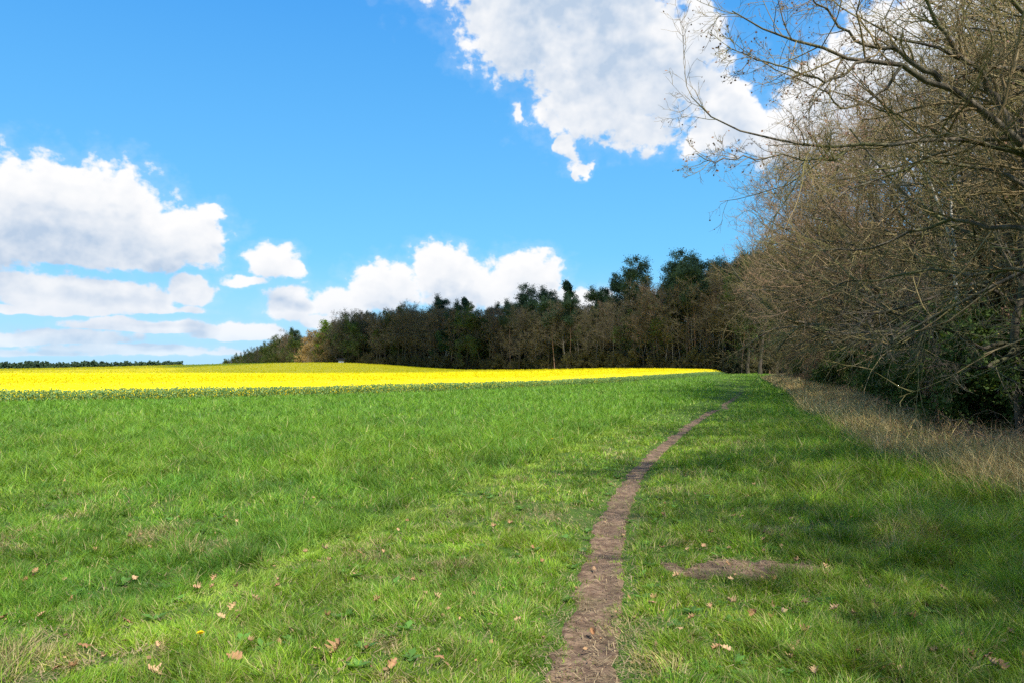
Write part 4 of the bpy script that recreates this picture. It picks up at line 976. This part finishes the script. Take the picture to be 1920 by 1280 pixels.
# broad leaved weeds between the blades
n = 700
x, y = sample(n, 2.8, 13, .5); kp = ~on_path(x, y, .02) & (bare(x, y) < 0) & (fbm(x, y, .8, 3, 411) > -.04); x, y = x[kp], y[kp]
Vs = []; Cs = []; z = terrain(x, y) + .015
for k in range(7):
    a = k * .9 + rng.uniform(0, .6, len(x)); L = rng.uniform(.03, .075, len(x)); wv = L * rng.uniform(.22, .38, len(x)); up = rng.uniform(.25, 1.0, len(x))
    d = np.stack([np.cos(a), np.sin(a), up * .8], -1); d2 = np.stack([np.cos(a), np.sin(a), up * .25], -1); sd = np.stack([-np.sin(a), np.cos(a), 0 * a], -1) * wv[:, None]; b = np.stack([x, y, z], -1)
    m1 = b + d * L[:, None] * .55; tp_ = m1 + d2 * L[:, None] * .6
    Vs.append(np.stack([b, m1 - sd, tp_, m1 + sd], 1)); Cs.append(np.repeat(np.array([.10, .21, .035]) * rng.uniform(.7, 1.6, (len(x), 1)), 4, 0))
V = np.concatenate(Vs).reshape(-1, 3)
tag(link('weeds', mesh('weeds', V, np.arange(len(V)).reshape(-1, 4), M['grass'], np.concatenate(Cs))), 'small broad leaved weeds between the grass blades', 'weeds', kind='stuff')
def dandelion(px, py, lab, s=1.0):
    p = G(px, py); o = tag(empty('dandelion', p), lab, 'flower'); rg = np.random.default_rng(int(px))
    link('stem', mesh('dandelion_stem', *tubes(np.array([[[0, 0, 0], [.004, 0, .05], [0, .004, .10]]]) * s, np.full((1, 3), .002 * s), 5), M['stem']), o)
    n = 90; a = rg.uniform(0, 6.28, n); e = rg.uniform(.05, 1.3, n); L = .02 * s
    d = np.stack([np.cos(a) * np.cos(e), np.sin(a) * np.cos(e), np.sin(e) * .55], -1) * L; sd = np.stack([-np.sin(a), np.cos(a), 0 * a], -1) * .0022 * s; c = np.array([0, .004, .10]) * s
    V = np.stack([c - sd, c + sd, c + d + sd * 1.2, c + d - sd * 1.2], 1).reshape(-1, 3)
    link('petals', mesh('dandelion_head', V, np.arange(4 * n).reshape(-1, 4), M['dandelion']), o)
dandelion(383, 1216, 'single yellow dandelion in the grass at the lower left', 1.1)
dandelion(1035, 836, 'small yellow dandelion in the mown strip left of the far path', 1.6)

# ------------------------------------------------------------------ clouds high behind the camera that shade the far hill and the forest
def shade_cloud(foot, seed, Hc=520.):
    import bmesh
    rg = np.random.default_rng(seed); off = sdir / sdir[2] * Hc; parts = []
    bm = bmesh.new(); bmesh.ops.create_icosphere(bm, subdivisions=4, radius=1); v0 = np.array([v.co[:] for v in bm.verts]); f0 = np.array([[v.index for v in f.verts] for f in bm.faces]); bm.free()
    for (x, y, rx, ry) in foot:
        n1 = fbm(v0[:, 0] * 2 + seed, v0[:, 1] * 2 + v0[:, 2] * 1.7, 1.5, 4, seed)
        v = v0 * (1 + .35 * n1)[:, None] * [rx, ry, min(rx, ry) * .28]
        parts.append((v + [x + off[0], y + off[1], off[2] + float(terrain(x, y))], f0))
    V, Q = join(parts); return mesh('cloud', V, Q, M['white'], smooth=True)
tag(link('cloud', shade_cloud([(-12, 200, 70, 92), (62, 215, 62, 90), (30, 260, 90, 80), (110, 240, 80, 100)], 3)), 'large cumulus cloud overhead outside the view', kind='structure')
tag(link('cloud', shade_cloud([(-125, 200, 62, 66), (-60, 186, 55, 78), (-210, 235, 90, 60)], 4)), 'long low cumulus cloud overhead outside the view', kind='structure')
tag(link('cloud', shade_cloud([(-200, 470, 100, 110), (-140, 420, 60, 60), (-330, 620, 150, 130), (-112, 335, 24, 34)], 5)), 'distant cumulus cloud overhead outside the view', kind='structure')
